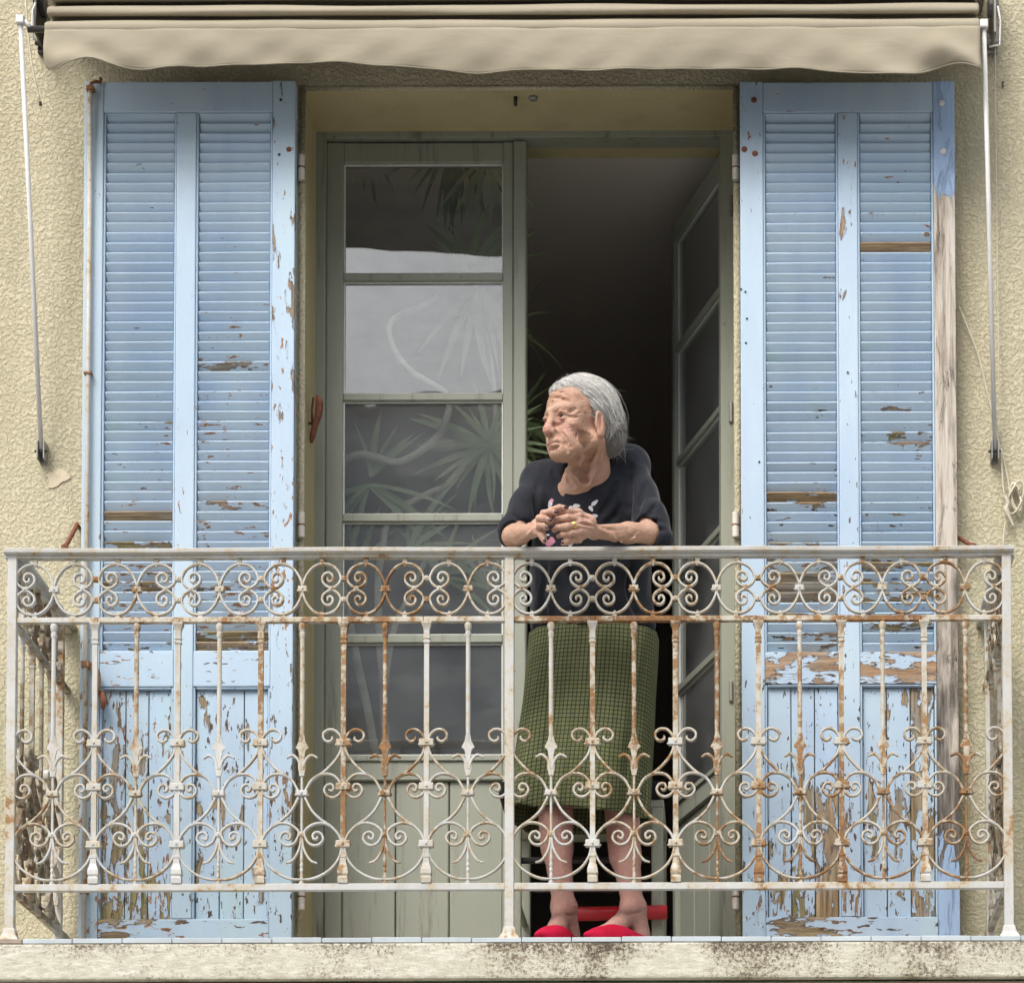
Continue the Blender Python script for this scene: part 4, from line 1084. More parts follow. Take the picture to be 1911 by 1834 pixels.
for s in (-1, 1): C_((0, .0985, -.0600), (s*.016, .094, -.0610), .0017, .0017, .004, True); C_((s*.016, .094, -.0610), (s*.031, .078, -.0675), .0017, .0015, .004, True)
E_((0, .0905, -.0735), (.013, .005, .0025), .006, True)
for zf in (.045, .054, .064): C_((-.036, .071+.02*(.05-zf), zf), (0, .0855-.18*(zf-.045), zf+.001), .0008, .0010, .004, True); C_((0, .0855-.18*(zf-.045), zf+.001), (.036, .071+.02*(.05-zf), zf), .0010, .0008, .004, True)
C_((-.005, .094, .022), (-.006, .088, .036), .001, .001, .003, True); C_((.005, .094, .022), (.006, .088, .036), .001, .001, .003, True)
for s in (-1, 1):        # ears
    r_ = rot('Z', -s*18)@rot('X', -10)
    E_((s*.073, -.004, -.012), (.0080, .0185, .033), .005, rot=r_)
    E_((s*.0810, .001, -.007), (.0055, .0110, .0200), .003, True, rot=r_)
    C_((s*.0735, .010, -.012), (s*.0745, .009, -.020), .0042, .0040, .004)
    E_((s*.0770, .001, -.037), (.0055, .0085, .0100), .004)
    C_((s*.0790, -.007, .004), (s*.0780, -.008, -.020), .0022, .0022, .003)
# neck and upper chest
nb_ = np.array(P(1098, 893, .135)); nf = np.array(P(1086, 905, .075))
body.chain([hl((0, -.030, -.03)), hl((0, -.030, -.085))*.5+nb_*.5, nb_], [.050, .046, .056], .03)
body.chain([hl((0, .050, -.078)), hl((0, .020, -.108)), nf], [.011, .009, .014], .018)                 # loose skin under the chin
body.chain([hl((.050, -.022, -.045)), np.array(P(1106, 868, .030)), np.array(P(1092, 906, .052))], [.012, .0080, .007], .008)   # neck tendon
body.chain([hl((.030, .020, -.088)), np.array(P(1070, 880, .03)), np.array(P(1078, 905, .055))], [.006, .005, .006], .010)
body.cap(P(1066, 868, .0), P(1088, 892, .018), .013, .010, .010, True)
body.cap(P(1080, 872, .018), P(1086, 897, .038), .006, .006, .008, True)
body.ell(P(1098, 940, .155), (.105, .060, .085), None, .04)
body.ell(P(1080, 915, .105), (.050, .040, .040), None, .04)
for a, b in (((1092, 908), (1125, 890)),): body.cap(P(*a, .062), P(*b, .09), .006, .007, .012)   # collar bones
# torso core, under the clothes
SHR = np.array(P(1176, 871, .19)); SHL = np.array(P(1010, 902, .17))
ELR = np.array(P(1212, 995, .035)); ELL = np.array(P(957, 1001, .045))
HIP = np.array((P(1100, 1250, .30).x, .31, P(1100, 1250, .30).z))
body.cap(nb_+np.array((0, .03, -.06)), HIP, .075, .10, .04)
body.chain([nb_+np.array((0, .02, -.02)), SHR, ELR], [.04, .023, .024], .01)
body.chain([nb_+np.array((0, .02, -.02)), SHL, ELL], [.04, .023, .024], .01)
# forearms
WR = np.array(P(1108, 992, -.085)); WL = np.array(P(992, 990, -.10))
mR = (ELR*.62+WR*.38); mL = (ELL*.6+WL*.4)
body.chain([ELR, mR, WR], [.0275, .0245, .0165], .015)
body.chain([ELL, mL, WL], [.027, .024, .0165], .015)
for o, r in (((0, -.020, .008), .006), ((0, -.018, -.010), .006)):      # tendons and veins of the near forearm
    body.cap(mR+np.array(o), WR+np.array((0, -.014, o[2]*.6)), r, .004, .008)
body.chain([P(1185, 1003, -.03), P(1160, 1010, -.045), P(1135, 1000, -.075)], [.003, .003, .0025], .005)
def pp3(l): return [np.array(P(a, b, c)) for a, b, c in l]
# her left hand (right in the picture): palm and four fingers laid over the other hand
kn = pp3([(1080, 957, -.135), (1078, 968, -.146), (1080, 980, -.148), (1085, 992, -.142)])
for q, r in zip(kn, (.0115, .012, .0115, .0105)): body.cap(WR, q, .016, r, .008)
body.ell(P(1096, 975, -.118), (.024, .017, .022), None, .01)
fR = [pp3([(1080, 957, -.135), (1061, 954, -.158), (1045, 958, -.152), (1037, 963, -.142)]),
      pp3([(1078, 968, -.146), (1058, 966, -.170), (1040, 970, -.163), (1032, 976, -.150)]),
      pp3([(1080, 980, -.148), (1059, 982, -.174), (1041, 984, -.165), (1034, 989, -.150)]),
      pp3([(1085, 992, -.142), (1066, 995, -.166), (1050, 997, -.160), (1042, 1000, -.148)])]
for j, f_ in enumerate(fR): body.chain(f_, [.0098, .0090, .0080, .0068] if j < 3 else [.0088, .0080, .0072, .006], .003)
thR = pp3([(1100, 990, -.115), (1078, 1005, -.135), (1060, 1009, -.150), (1051, 1013, -.150)])
body.chain(thR, [.013, .0105, .0092, .0075], .006)
# her right hand (left in the picture): fingers rise behind, thumb hangs in front
knL = pp3([(1022, 972, -.140), (1014, 978, -.150), (1008, 986, -.152), (1004, 993, -.148)])
for q, r in zip(knL, (.0115, .0118, .0112, .0105)): body.cap(WL, q, .016, r, .008)
body.ell(P(1006, 982, -.125), (.020, .017, .022), None, .01)
fL = [pp3([(1021, 970, -.140), (1028, 953, -.158), (1044, 947, -.166), (1055, 948, -.164)]),
      pp3([(1014, 974, -.150), (1014, 958, -.172), (1027, 955, -.184), (1037, 957, -.184)]),
      pp3([(1009, 980, -.152), (1006, 967, -.178), (1016, 967, -.192), (1026, 972, -.194)]),
      pp3([(1005, 988, -.150), (1006, 981, -.176), (1014, 981, -.188), (1021, 985, -.190)])]
for j, f_ in enumerate(fL): body.chain(f_, [.0095, .0088, .0080, .0068] if j < 3 else [.0085, .0078, .007, .006], .003)
thL = pp3([(1000, 985, -.120), (1008, 992, -.150), (1012, 1000, -.165), (1016, 1009, -.168)])
body.chain(thL, [.012, .0108, .0092, .0075], .006)
# legs and feet
LG = {}
for key, hipx, kn_, cf, an, heel, toe in (
        ('a', 1040, (1033, 1452, .20), (1040, 1585, .215), (1052, 1690, .125), (1066, .125), (1018, .008)),
        ('b', 1150, (1155, 1465, .22), (1168, 1600, .235), (1181, 1690, .11), (1196, .10), (1114, .008))):
    H = np.array(P(hipx, 1290, .31)); K = np.array(P(*kn_)); Cc = np.array(P(*cf)); A = np.array(P(*an))
    body.chain([H, K, Cc, A], [.072, .046, .037, .0275], .02)
    body.ell(Cc*.6+K*.4+np.array((0, .012, 0)), (.036, .042, .09), None, .03)
    hx = P(heel[0], 1740, heel[1]); tx = P(toe[0], 1740, toe[1])
    a_ = np.array((hx.x, heel[1], FL+.034)); b_ = np.array((tx.x, toe[1], FL+.026))
    LG[key] = (a_, b_)
    body.chain([A, a_+np.array((0, 0, .0))], [.030, .025], .02)
    body.chain([A+np.array((0, -.012, -.01)), a_*.45+b_*.55+np.array((0, 0, .018)), b_], [.027, .020, .010], .02)
    body.cap(A+np.array((.020, -.012, 0)), A+np.array((.022, -.012, -.006)), .012, .012, .012)
def first_y(F_, px, py, a=-.26, b=.42):
    for y in np.arange(a, b, .0015):
        q = P(px, py, float(y)); i = np.round((np.array(q)-F_.lo)/F_.h).astype(int)
        if np.all(i >= 0) and np.all(i < F_.n) and F_.F[tuple(i)] < 0: return float(y)
    return None
def carve(F_, pts, r, k, sub=True, off=0., h=6):
    q = []
    for a in spline(pts, h):
        y = first_y(F_, a[0], a[1])
        if y is not None: q.append(np.array(P(a[0], a[1], y+off)))
    n = len(q)
    for i in range(n-1):
        t0, t1 = i/n, (i+1)/n; w = lambda t: max(.25, math.sin(math.pi*min(1, max(0, t*.9+.05))))
        if np.linalg.norm(q[i+1]-q[i]) < .03: F_.cap(q[i], q[i+1], r*w(t0), r*w(t1), k, sub)
# neck: two slack cords, the hollow between them, folds below the jaw and at the side
for pts, r, k, s_, o in (
        ([(1026, 861), (1045, 866), (1066, 873), (1092, 878), (1110, 872)], .0045, .009, True, -.001),
        ([(1052, 872), (1066, 884), (1084, 897), (1100, 906)], .0060, .008, False, .002),
        ([(1108, 858), (1106, 878), (1100, 896), (1097, 908)], .0060, .008, False, .001),
        ([(1072, 878), (1084, 888), (1095, 898)], .0075, .009, True, .0),
        ([(1056, 880), (1062, 895), (1072, 908)], .0045, .008, True, -.001),
        ([(1122, 842), (1116, 862), (1106, 886)], .0028, .006, True, -.001),
        ([(1131, 846), (1124, 866), (1112, 888)], .0028, .006, True, -.001),
        ([(1112, 836), (1104, 850), (1094, 862)], .0025, .006, True, -.001),
        ([(1032, 799), (1041, 810), (1049, 820), (1057, 832), (1060, 842)], .0026, .007, True, -.0015),
        ([(1046, 806), (1058, 820), (1068, 836)], .0015, .006, True, -.0015),
        ([(1062, 790), (1072, 806), (1080, 824)], .0013, .006, True, -.0015),
        ([(1056, 771), (1066, 768), (1076, 762)], .0016, .005, True, -.001), ([(1056, 776), (1067, 778), (1077, 778)], .0016, .005, True, -.001),
        ([(1032, 791), (1040, 794), (1050, 790)], .0020, .006, True, -.001),
        ([(1016, 746), (1030, 741), (1048, 744), (1064, 750)], .0016, .005, True, -.001), ([(1018, 735), (1032, 730), (1050, 733), (1068, 741)], .0016, .005, True, -.001),
        ([(1024, 834), (1034, 836), (1044, 833)], .0020, .005, True, -.001),
        ([(1168, 999), (1148, 1001), (1130, 993), (1112, 985)], .0026, .006, False, .001), ([(1185, 1012), (1160, 1013), (1138, 1006)], .0024, .006, False, .001),
        ([(1190, 992), (1172, 1004), (1150, 1009)], .0026, .006, True, -.001), ([(1150, 991), (1128, 985), (1112, 978)], .0022, .005, True, -.001),
        ([(1108, 972), (1095, 966), (1084, 960)], .0022, .005, False, .001), ([(1108, 978), (1096, 975), (1082, 972)], .0022, .005, False, .001), ([(1108, 986), (1096, 984), (1084, 982)], .0022, .005, False, .001),
        ([(1103, 969), (1092, 965), (1076, 963)], .0020, .004, True, -.0005), ([(1103, 981), (1092, 978), (1076, 977)], .0020, .004, True, -.0005),
        ([(970, 1008), (985, 998), (998, 985)], .0026, .006, False, .001), ([(1056, 1703), (1062, 1708), (1072, 1706)], .002, .006, True, -.001), ([(1165, 1700), (1180, 1704), (1198, 1700)], .002, .006, True, -.001)):
    carve(body, pts, r, k, s_, o)
v, f = body.surf()
bme = sdf_mesh('body', v, f)
# ---- pigment of the skin and painted leg shade, from the place on the body
q = (v-HC)@HR/HS; L_, Fd, U_ = q[:, 0], q[:, 1], q[:, 2]
def blob(c, r): return np.exp(-(((L_-c[0])/r[0])**2+((Fd-c[1])/r[1])**2+((U_-c[2])/r[2])**2))
def nz(p, s, seed=0):
    o = np.zeros(len(p)); rs = np.random.RandomState(seed)
    for k in range(10):
        d = rs.normal(size=3); d /= np.linalg.norm(d); ph = rs.uniform(0, 6.28); fr = s*rs.uniform(.6, 1.8); o += np.sin(p@d*fr+ph+1.5*np.sin(p@np.roll(d, 1)*fr*.7+ph*2))
    return o/10
base = np.array((.52, .32, .225)); col = np.tile(base, (len(v), 1))
def tint(m, c, a=1.): 
    global col
    m = np.clip(m*a, 0, 1)[:, None]; col = col*(1-m)+np.array(c)*m
isH = (U_ > -.13) & (np.abs(L_) < .1) & (np.abs(Fd) < .14)
n1 = nz(v, 160, 1); n2 = nz(v, 420, 2); n3 = nz(v, 60, 3)
tint(np.clip(n3*1.4, 0, 1), (.62, .41, .31), .5); tint(np.clip(-n1*1.3, 0, 1), (.47, .26, .18), .45)
tint(np.clip(n2*4-1.0, 0, 1), (.38, .21, .125), .5); tint(np.clip(nz(v, 230, 12)*4-1.2, 0, 1), (.36, .20, .115), .45)                      # freckles
for s in (-1, 1):
    tint(blob((s*.040, .066, -.030), (.020, .03, .018)), (.60, .30, .25), .5)
    tint(blob((s*.022, .088, -.008), (.012, .012, .009)), (.44, .17, .15), .75)
    tint(blob((s*.030, .088, .010), (.018, .02, .009)), (.30, .14, .10), .7)
    C = blob((s*.027, .094, .0265), (.017, .014, .0035)); tint(C, (.30, .22, .17), .6)      # thin brow
tint(blob((0, .115, -.027), (.016, .02, .016)), (.58, .25, .21), .6)
tint(blob((0, .098, -.0555), (.019, .012, .0036)), (.44, .21, .165), .5); tint(blob((0, .098, -.0655), (.018, .012, .004)), (.48, .23, .185), .5)
tint(blob((0, .100, -.0608), (.026, .018, .0013)), (.16, .07, .06), .8)
spot = 1.1*blob((.058, .034, -.044), (.04, .019, .017))+.6*blob((.05, .038, -.064), (.04, .013, .012))
tint(np.clip((spot+.25*nz(v, 520, 5)-.30)*5, 0, 1)*isH, (.13, .06, .026), .9)
for c, r in (((.062, .035, .012), .0045), ((.058, .045, .022), .004), ((.04, .07, .045), .006), ((.052, .05, .05), .008), ((.02, .08, .055), .005), ((-.01, .085, .06), .006), ((.063, .02, .03), .007), ((.045, .062, .002), .003)):
    tint(blob(c, (r*2.0, r*1.5, r*1.2)), (.27, .125, .065), .8)
ear = blob((.076, -.004, -.012), (.012, .02, .034)); tint(ear, (.60, .30, .24), .45)
hand = (v[:, 1] < -.10) & (v[:, 2] < 1.12)
tint(hand*.6*np.clip(.6+n1, 0, 1), (.58, .34, .27), .7)
legm = v[:, 2] < .6
tint(legm*1., (.38, .20, .17), .8); tint(legm*np.clip(nz(v, 70, 8)*2-.2, 0, 1), (.30, .10, .10), .4)  # legs: pinkish brown, darkened to paint in their shade; then red mottling
arm = (v[:, 2] < 1.1) & (v[:, 2] > .95); tint(arm*np.clip(nz(v, 300, 9)*2.5-.9, 0, 1), (.32, .14, .08), .6)
set_color(bme, col)
def mat_skin():
    t = MT('old_skin'); a = t.n('ShaderNodeVertexColor'); a.layer_name = 'tone'; p = t.pos()
    w = t.noise(t.pos((1, 1, 1)), 130, 5, .6, 1.0); w2 = t.noise(t.pos((1, 1, 2.4)), 60, 5, .6, .8)
    v_ = t.voro(t.pos((1, 1, 1.5)), 150)
    h = t.math('ADD', t.math('ADD', w, t.math('MULTIPLY', w2, 1.4)), t.math('MULTIPLY', v_, .35))
    t.b.inputs['Subsurface Weight'].default_value = .25; t.b.inputs['Subsurface Radius'].default_value = (.008, .004, .002); t.b.inputs['Subsurface Scale'].default_value = .5
    return t.end(t.mix(t.rng(w2, .42, .68, 0, .25), a.outputs[0], t.mix(.4, a.outputs[0], (.36, .17, .11))), .52, t.bump(h, .0028, .75), spec=.35)
M['skin'] = mat_skin()
woman = empty('person', (HIP[0], .25, FL), 'white-haired old woman in a dark top and green checked skirt leaning on the railing', 'person')
link('body', bme, M['skin'], woman)
# eyes
M['eye'] = plain('eye_white', (.50, .42, .38), .15, 0, .05); M['iris'] = plain('dark_iris', (.035, .02, .015), .1, 0, .1)
for s in (-1, 1):
    bm = bmesh.new(); bmesh.ops.create_uvsphere(bm, u_segments=24, v_segments=14, radius=.0118*HS)
    e = link('eye', bm_mesh('eye', bm), M['eye'], woman, hl((s*.030, .0718, .004)), smooth=True)
    bm = bmesh.new(); bmesh.ops.create_uvsphere(bm, u_segments=18, v_segments=10, radius=.0066*HS)
    bmesh.ops.scale(bm, vec=(1, 1, 1), verts=bm.verts)
    link('iris', bm_mesh('iris', bm), M['iris'], e, hl((s*.0290, .0790, .0035)), smooth=True)
# nails and ring
M['nail'] = plain('dark_red_varnish', (.045, .008, .014), .2, 0, .05); M['gold'] = plain('gold', (.83, .55, .16), .22, 1, .04)
def nail_at(tip, prev, up, r=.0052):
    d = (tip-prev); d /= np.linalg.norm(d); u = np.array(up, float); u -= d*(u@d); u /= np.linalg.norm(u); w = np.cross(d, u)
    bm = bmesh.new(); bmesh.ops.create_icosphere(bm, subdivisions=2, radius=1)
    Mx = Matrix(((w[0]*r*.85, d[0]*r*1.25, u[0]*r*.35, 0), (w[1]*r*.85, d[1]*r*1.25, u[1]*r*.35, 0), (w[2]*r*.85, d[2]*r*1.25, u[2]*r*.35, 0), (0, 0, 0, 1)))
    bmesh.ops.transform(bm, matrix=Mx, verts=bm.verts)
    link('fingernail', bm_mesh('fingernail', bm), M['nail'], woman, tip+u*.0062+d*.001, smooth=True)
for f_ in fL: nail_at(f_[-1], f_[-2], (.1, -1, .1))
nail_at(thL[-1], thL[-2], (.1, -1, .0))
nail_at(thR[-1], thR[-2], (0, -1, .2))
rc = fR[2][0]*.45+fR[2][1]*.55; rd = _unit(fR[2][1]-fR[2][0])
for k in (-1, 1):
    bm = bmesh.new(); m_ = 20; rings = []
    u = _unit(np.cross(rd, (0, 0, 1))); w = np.cross(rd, u)
    for i in range(m_):
        a = 2*math.pi*i/m_; c = u*math.cos(a)+w*math.sin(a); rings.append([bm.verts.new(c*(.0098+e)+rd*g) for e, g in ((0, -.0019), (.0012, -.0012), (.0012, .0012), (0, .0019))])
    for i in range(m_):
        a, b = rings[i], rings[(i+1) % m_]
        for j in range(3): bm.faces.new((a[j], a[j+1], b[j+1], b[j]))
    link('ring', bm_mesh('ring', bm), M['gold'], woman, rc+rd*.0024*k, smooth=True)
# ---- hair: a cap combed back, with strands on it
cap = Field(HC-np.array((.16, .16, .14)), HC+np.array((.18, .18, .18)), .0024)
def Ec(F_, c, r, k=.012, sub=False, R=None): F_.ell(hl(c), np.array(r)*HS, HR if R is None else HR@R, k, sub)
Ec(cap, (0, -.014, .040), (.0755, .096, .0845), .01)
Ec(cap, (0, -.068, .000), (.063, .038, .048), .03)
Ec(cap, (.018, -.074, -.028), (.046, .024, .026), .03)
Ec(cap, (0, .045, .080), (.045, .040, .022), .02)
# hairline: cut away in front of a slanted, wavy surface
X, Y, Z = cap.grid(); qx = X-HC[0]; qy = Y-HC[1]; qz = Z-HC[2]
l_, f_, u_ = [(qx*HR[0, i]+qy*HR[1, i]+qz*HR[2, i])/HS for i in range(3)]
line = np.interp(u_.ravel(), [-.10, -.045, -.012, .012, .030, .048, .062, .080, .10, .14], [-.032, -.026, -.014, .012, .020, .022, .046, .070, .085, .10]).reshape(u_.shape)
line = line-.010*(np.abs(l_) > .0)*np.exp(-((np.abs(l_)-.045)/.014)**2)*(u_ > .045)+.004*np.sin(l_*160)+.003*np.sin(u_*230)
cap.F = (cap.F+.0085*np.exp(-((line-f_)/.020)**2)).astype(np.float32)
cut = (f_-line); h_ = np.maximum(.012-np.abs(cap.F-cut), 0)/.012
cap.F = (np.maximum(cap.F, cut)+h_*h_*.003).astype(np.float32)
hv, hf = cap.surf(); hme = sdf_mesh('hair', hv, hf)
def mat_hair():
    t = MT('grey_hair'); a = t.n('ShaderNodeVertexColor'); a.layer_name = 'tone'
    n = t.noise(t.pos((1, 1, 1)), 300, 4, .7)
    return t.end(t.mix(t.rng(n, .3, .7), a.outputs[0], t.mix(.45, a.outputs[0], (.20, .18, .16))), .42, t.bump(n, .0015, .6), spec=.5)
M['hair'] = mat_hair()
qh = (hv-HC)@HR/HS
tone = np.clip(.5+.35*np.sin(np.arctan2(qh[:, 0], qh[:, 2]-.0)*22+3*np.sin(qh[:, 1]*30)), 0, 1)[:, None]
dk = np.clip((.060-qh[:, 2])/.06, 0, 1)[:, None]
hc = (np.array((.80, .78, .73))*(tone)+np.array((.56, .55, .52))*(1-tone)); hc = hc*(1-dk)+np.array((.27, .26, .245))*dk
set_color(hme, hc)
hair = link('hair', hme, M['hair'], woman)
from mathutils.bvhtree import BVHTree
hbvh = BVHTree.FromPolygons([Vector(a) for a in hv], hf.tolist())
def snap(p, o):
    h = hbvh.find_nearest(Vector(p)); return np.array(h[0]+h[1]*o)
def strands(n, seed):
    r = np.random.RandomState(seed); V = []; Fc = []; Cc = []
    C0 = np.array((0, -.014, .040)); A0 = np.array((.0775, .098, .0865))
    for i in range(n):
        side = r.uniform(-1, 1); l0 = .066*side; 
        kind = r.rand()
        if kind < .62:      # from the brow line, over the top
            u0 = .062+.050*math.sqrt(max(0, 1-side*side))*r.uniform(.75, 1); f0 = float(np.interp(u0, [.048, .062, .080, .10, .14], [.022, .046, .070, .085, .10]))-r.uniform(0, .09)
        else: u0 = r.uniform(-.005, .06); f0 = r.uniform(-.05, .022); l0 = math.copysign(.072, side)
        p0 = (np.array((l0, f0, u0))-C0)/A0; p0 /= np.linalg.norm(p0)
        e = (np.array((r.normal(.010, .035), -.095, r.uniform(-.085, -.01)))-C0)/A0; e /= np.linalg.norm(e)
        off = 1.0+abs(r.normal(0, .022)); m = 14; pts = []
        om = math.acos(np.clip(p0@e, -1, 1)); tt = r.uniform(.55, 1)
        amp = r.normal(0, .06)
        for j in range(m+1):
            t = j/m*tt; g = (math.sin((1-t)*om)*p0+math.sin(t*om)*e)/math.sin(om)
            g = g+np.array((0, 0, 1))*amp*math.sin(t*math.pi*2)*.6; g /= np.linalg.norm(g)
            o = off+.02*math.sin(t*5+i)*.3+(.06*(t > .85)*r.rand())
            g = g*(1+.0); g = g if j else g*.985; pts.append(hl(C0+A0*g*.955) if j == 0 else snap(hl(C0+A0*g), .0008+abs(.0022*math.sin(t*6+i*1.7))+(o-1)*.03+(.0075*math.sin(t*2.8+.2)*(i % 9 == 0))+.004*(i % 5 == 0)*max(0, t-.5)))
        if r.rand() < .07:
            d = r.normal(size=3)*.006+np.array((0, .004, .006))
            for j in range(m+1): pts[j] = pts[j]+d*(j/m)**2*1.5
        V, Fc = add_strand(V, Fc, pts, .00055+.0005*r.rand()); g_ = r.uniform(.55, 1.) if u0 > .062 else r.uniform(.20, .78)
        Cc += [(g_, g_*.975, g_*.91)]*(3*len(pts))
    for i in range(1500):    # hair falling behind the ear to the nape
        l0 = r.uniform(.0, .075); f0 = r.uniform(-.10, -.015); u0 = r.uniform(-.02, .045); m = 10; pts = []; e_ = (l0*.6+r.normal(0, .010), f0*.5-.060+r.normal(0, .010), r.uniform(-.078, -.040)); ph = r.uniform(0, 6)
        for j in range(m+1):
            t = j/m; q_ = [a_+(b_-a_)*t for a_, b_ in zip((l0, f0, u0), e_)]; q_[1] -= .010*math.sin(t*3.1)
            pts.append(snap(hl(q_), .001+.003*abs(math.sin(t*4+ph))+(.016*max(0, t-.45)*r.rand())))
        V, Fc = add_strand(V, Fc, pts, .0005+.0004*r.rand()); g_ = r.uniform(.12, .50); Cc += [(g_, g_*.97, g_*.92)]*(3*len(pts))
    for i in range(230):     # loose wisps: crown and nape
        if i < 60: s = np.array((r.uniform(-.05, .06), r.uniform(.0, .07), .118)); s[2] -= 2.5*s[0]**2+1.6*max(0, s[1]-.02)**2*4; d = np.array((r.normal(0, .4), r.normal(.1, .6), .8)); L = r.uniform(.005, .013)
        else: s = np.array((r.uniform(-.01, .058), -.098+r.uniform(0, .02), r.uniform(-.06, .02))); d = np.array((r.normal(.1, .5), -.7, r.normal(-.5, .45))); L = r.uniform(.006, .022)
        d /= np.linalg.norm(d); b = r.normal(size=3)*.6; pts = []
        for j in range(8):
            t = j/7; pts.append(hl(s+d*L*t+b*L*t*t*.9))
        V, Fc = add_strand(V, Fc, pts, .00022 if i < 60 else .0004); g_ = r.uniform(.3, .7); Cc += [(g_, g_*.97, g_*.9)]*(3*len(pts))
    return V, Fc, Cc
def add_strand(V, Fc, pts, w):
    n0 = len(V); m = len(pts)
    for j, p in enumerate(pts):
        t = pts[min(j+1, m-1)]-pts[max(j-1, 0)]; t = t/(np.linalg.norm(t)+1e-9); u = np.cross(t, (.3, .9, .2)); u /= np.linalg.norm(u)+1e-9; x = np.cross(t, u); ww = w*(1-.8*(j/(m-1))**3)
        for a in (0, 2.094, 4.189): V.append(p+(u*math.cos(a)+x*math.sin(a))*ww)
    for j in range(m-1):
        for k in range(3):
            a = n0+j*3+k; b = n0+j*3+(k+1) % 3; Fc.append((a, b, b+3, a+3))
    return V, Fc
V, Fc, Cc = strands(3600, 3)
sme = sdf_mesh('loose_hair', np.array(V), np.array(Fc)); set_color(sme, np.array(Cc))
link('loose_hair', sme, M['hair'], hair)

# ---- dark top
top = Field((lo[0]-.02, -.14, .80), (hi[0]+.03, .52, 1.36), .0036)
UA = SHR; nbv = nb_
top.cap(nbv+np.array((.0, .035, -.055)), np.array(P(1108, 1060, .27)), .100, .125, .03)
top.ell(np.array(P(1098, 935, .165)), (.135, .085, .105), None, .05)
top.ell(np.array(P(1100, 1010, .20)), (.150, .125, .13), None, .05)          # bust and belly hang forward
top.ell(np.array(P(1100, 1090, .26)), (.158, .135, .14), None, .05)
top.ell(np.array(P(1108, 1160, .29)), (.168, .140, .10), None, .05)
top.chain([nbv+np.array((.01, .035, -.035)), SHR+np.array((0, 0, .004)), ELR*.45+SHR*.55, ELR+np.array((.012, .012, .004))], [.056, .044, .043, .043], .035)
top.chain([nbv+np.array((-.01, .035, -.035)), SHL+np.array((0, 0, .004)), ELL*.45+SHL*.55, ELL+np.array((-.002, .014, .010))], [.052, .042, .041, .039], .035)
top.cap(P(1220, 960, .06), P(1232, 1004, .05), .030, .036, .02)      # loose end of the near sleeve
X, Y, Z = top.grid()
# the collar opening
c1_ = np.array(P(1088, 868, .06))
fl = np.sin(X*34-Z*10+3.*np.sin(Z*9+Y*6)); top.F += (.0042*fl*np.abs(fl)*np.clip((1.30-Z)*5, .2, 1)+.0016*np.sin(X*70+Z*22+Y*30+2*np.sin(Z*23))*np.clip((1.25-Z)*6, 0, 1)).astype(np.float32)
top.chain([P(1200, 950, -.03), P(1215, 970, -.04), P(1232, 992, -.04)], [.003, .004, .003], .012, True)     # deep creases of the sleeve
top.chain([P(1150, 935, .06), P(1166, 990, .06), P(1164, 1030, .06)], [.004, .008, .010], .016, True)
top.chain([np.array(P(1125, 862, .13)), np.array(P(1160, 868, .17)), SHR], [.040, .038, .038], .03)
top.chain([np.array(P(1060, 890, .14)), np.array(P(1035, 898, .15)), SHL], [.045, .046, .048], .03)
top.ell(P(1077, 872, .045), (.047, .085, .058), None, .008, True)
top.ell(P(1112, 856, .10), (.045, .075, .040), None, .008, True)
top.ell(P(1048, 850, .03), (.036, .055, .036), None, .015, True)
top.chain([ELR*.7+mR*.3, mR, WR], [.042, .040, .04], .004, True)
top.chain([ELL*.62+mL*.38, mL, WL], [.042, .040, .04], .004, True)
# keep the railing free and cut the hem
hemz = kz(1186, .2)
hcut = (hemz+.010*np.sin(X*14+.5)+.02*(.5-(X-lo[0])/(hi[0]-lo[0]))*-1.0)-Z
top.F = np.maximum(top.F, hcut+0*Y).astype(np.float32)
front = (.038-Y)*(1.0)+0*X
m_ = (Z < 1.02)
top.F = np.where(m_, np.maximum(top.F, front), top.F).astype(np.float32)
for pts, r, k, o in (([(1180, 868), (1174, 905), (1173, 945), (1177, 985)], .0060, .014, -.001), ([(1236, 972), (1214, 974), (1196, 984), (1188, 996)], .0050, .010, -.001), ([(1242, 988), (1224, 988), (1206, 996)], .0040, .009, -.001),
        ([(1208, 900), (1196, 930), (1188, 962)], .0025, .012, -.001), ([(1228, 935), (1214, 955), (1194, 972)], .0040, .010, -.001), ([(1002, 905), (1000, 940), (1004, 975)], .0050, .012, -.001), ([(960, 960), (975, 975), (992, 980)], .0040, .010, -.001),
        ([(950, 985), (965, 992), (985, 988)], .0036, .009, -.001), ([(1150, 900), (1138, 935), (1120, 960)], .0036, .012, -.001), ([(1160, 940), (1145, 965), (1128, 978)], .0036, .010, -.001), ([(1030, 880), (1040, 905), (1050, 925)], .0030, .010, -.001),
        ([(1000, 1160), (1060, 1172), (1120, 1160)], .004, .012, -.001), ([(1060, 1060), (1080, 1110), (1070, 1160)], .005, .014, -.001), ([(1180, 1050), (1175, 1100), (1190, 1150)], .006, .014, -.001), ([(1020, 1060), (1010, 1110), (1018, 1150)], .005, .014, -.001), ([(1130, 1080), (1140, 1130), (1128, 1170)], .004, .012, -.001)):
    carve(top, pts, r, k, True, o)
tv, tf = top.surf(); tme = sdf_mesh('dark_top', tv, tf)
def mat_knit():
    t = MT('dark_knit_top'); p = t.pos(); n = t.noise(p, 420, 3, .6); b = t.noise(p, 18, 4)
    c = t.mix(t.rng(b, .35, .7), (.012, .013, .018), (.022, .024, .031))
    c = t.mix(t.rng(n, .45, .8, 0, .5), c, (.034, .036, .043))
    return t.end(c, .88, t.bump(n, .0012, .5, t.bump(t.noise(t.pos((1.2, 1.2, .55), (2, 1, 0)), 11, 3, .5, .6), .03, .3)), spec=.2, Sheen_Weight=.18, Sheen_Roughness=.4)
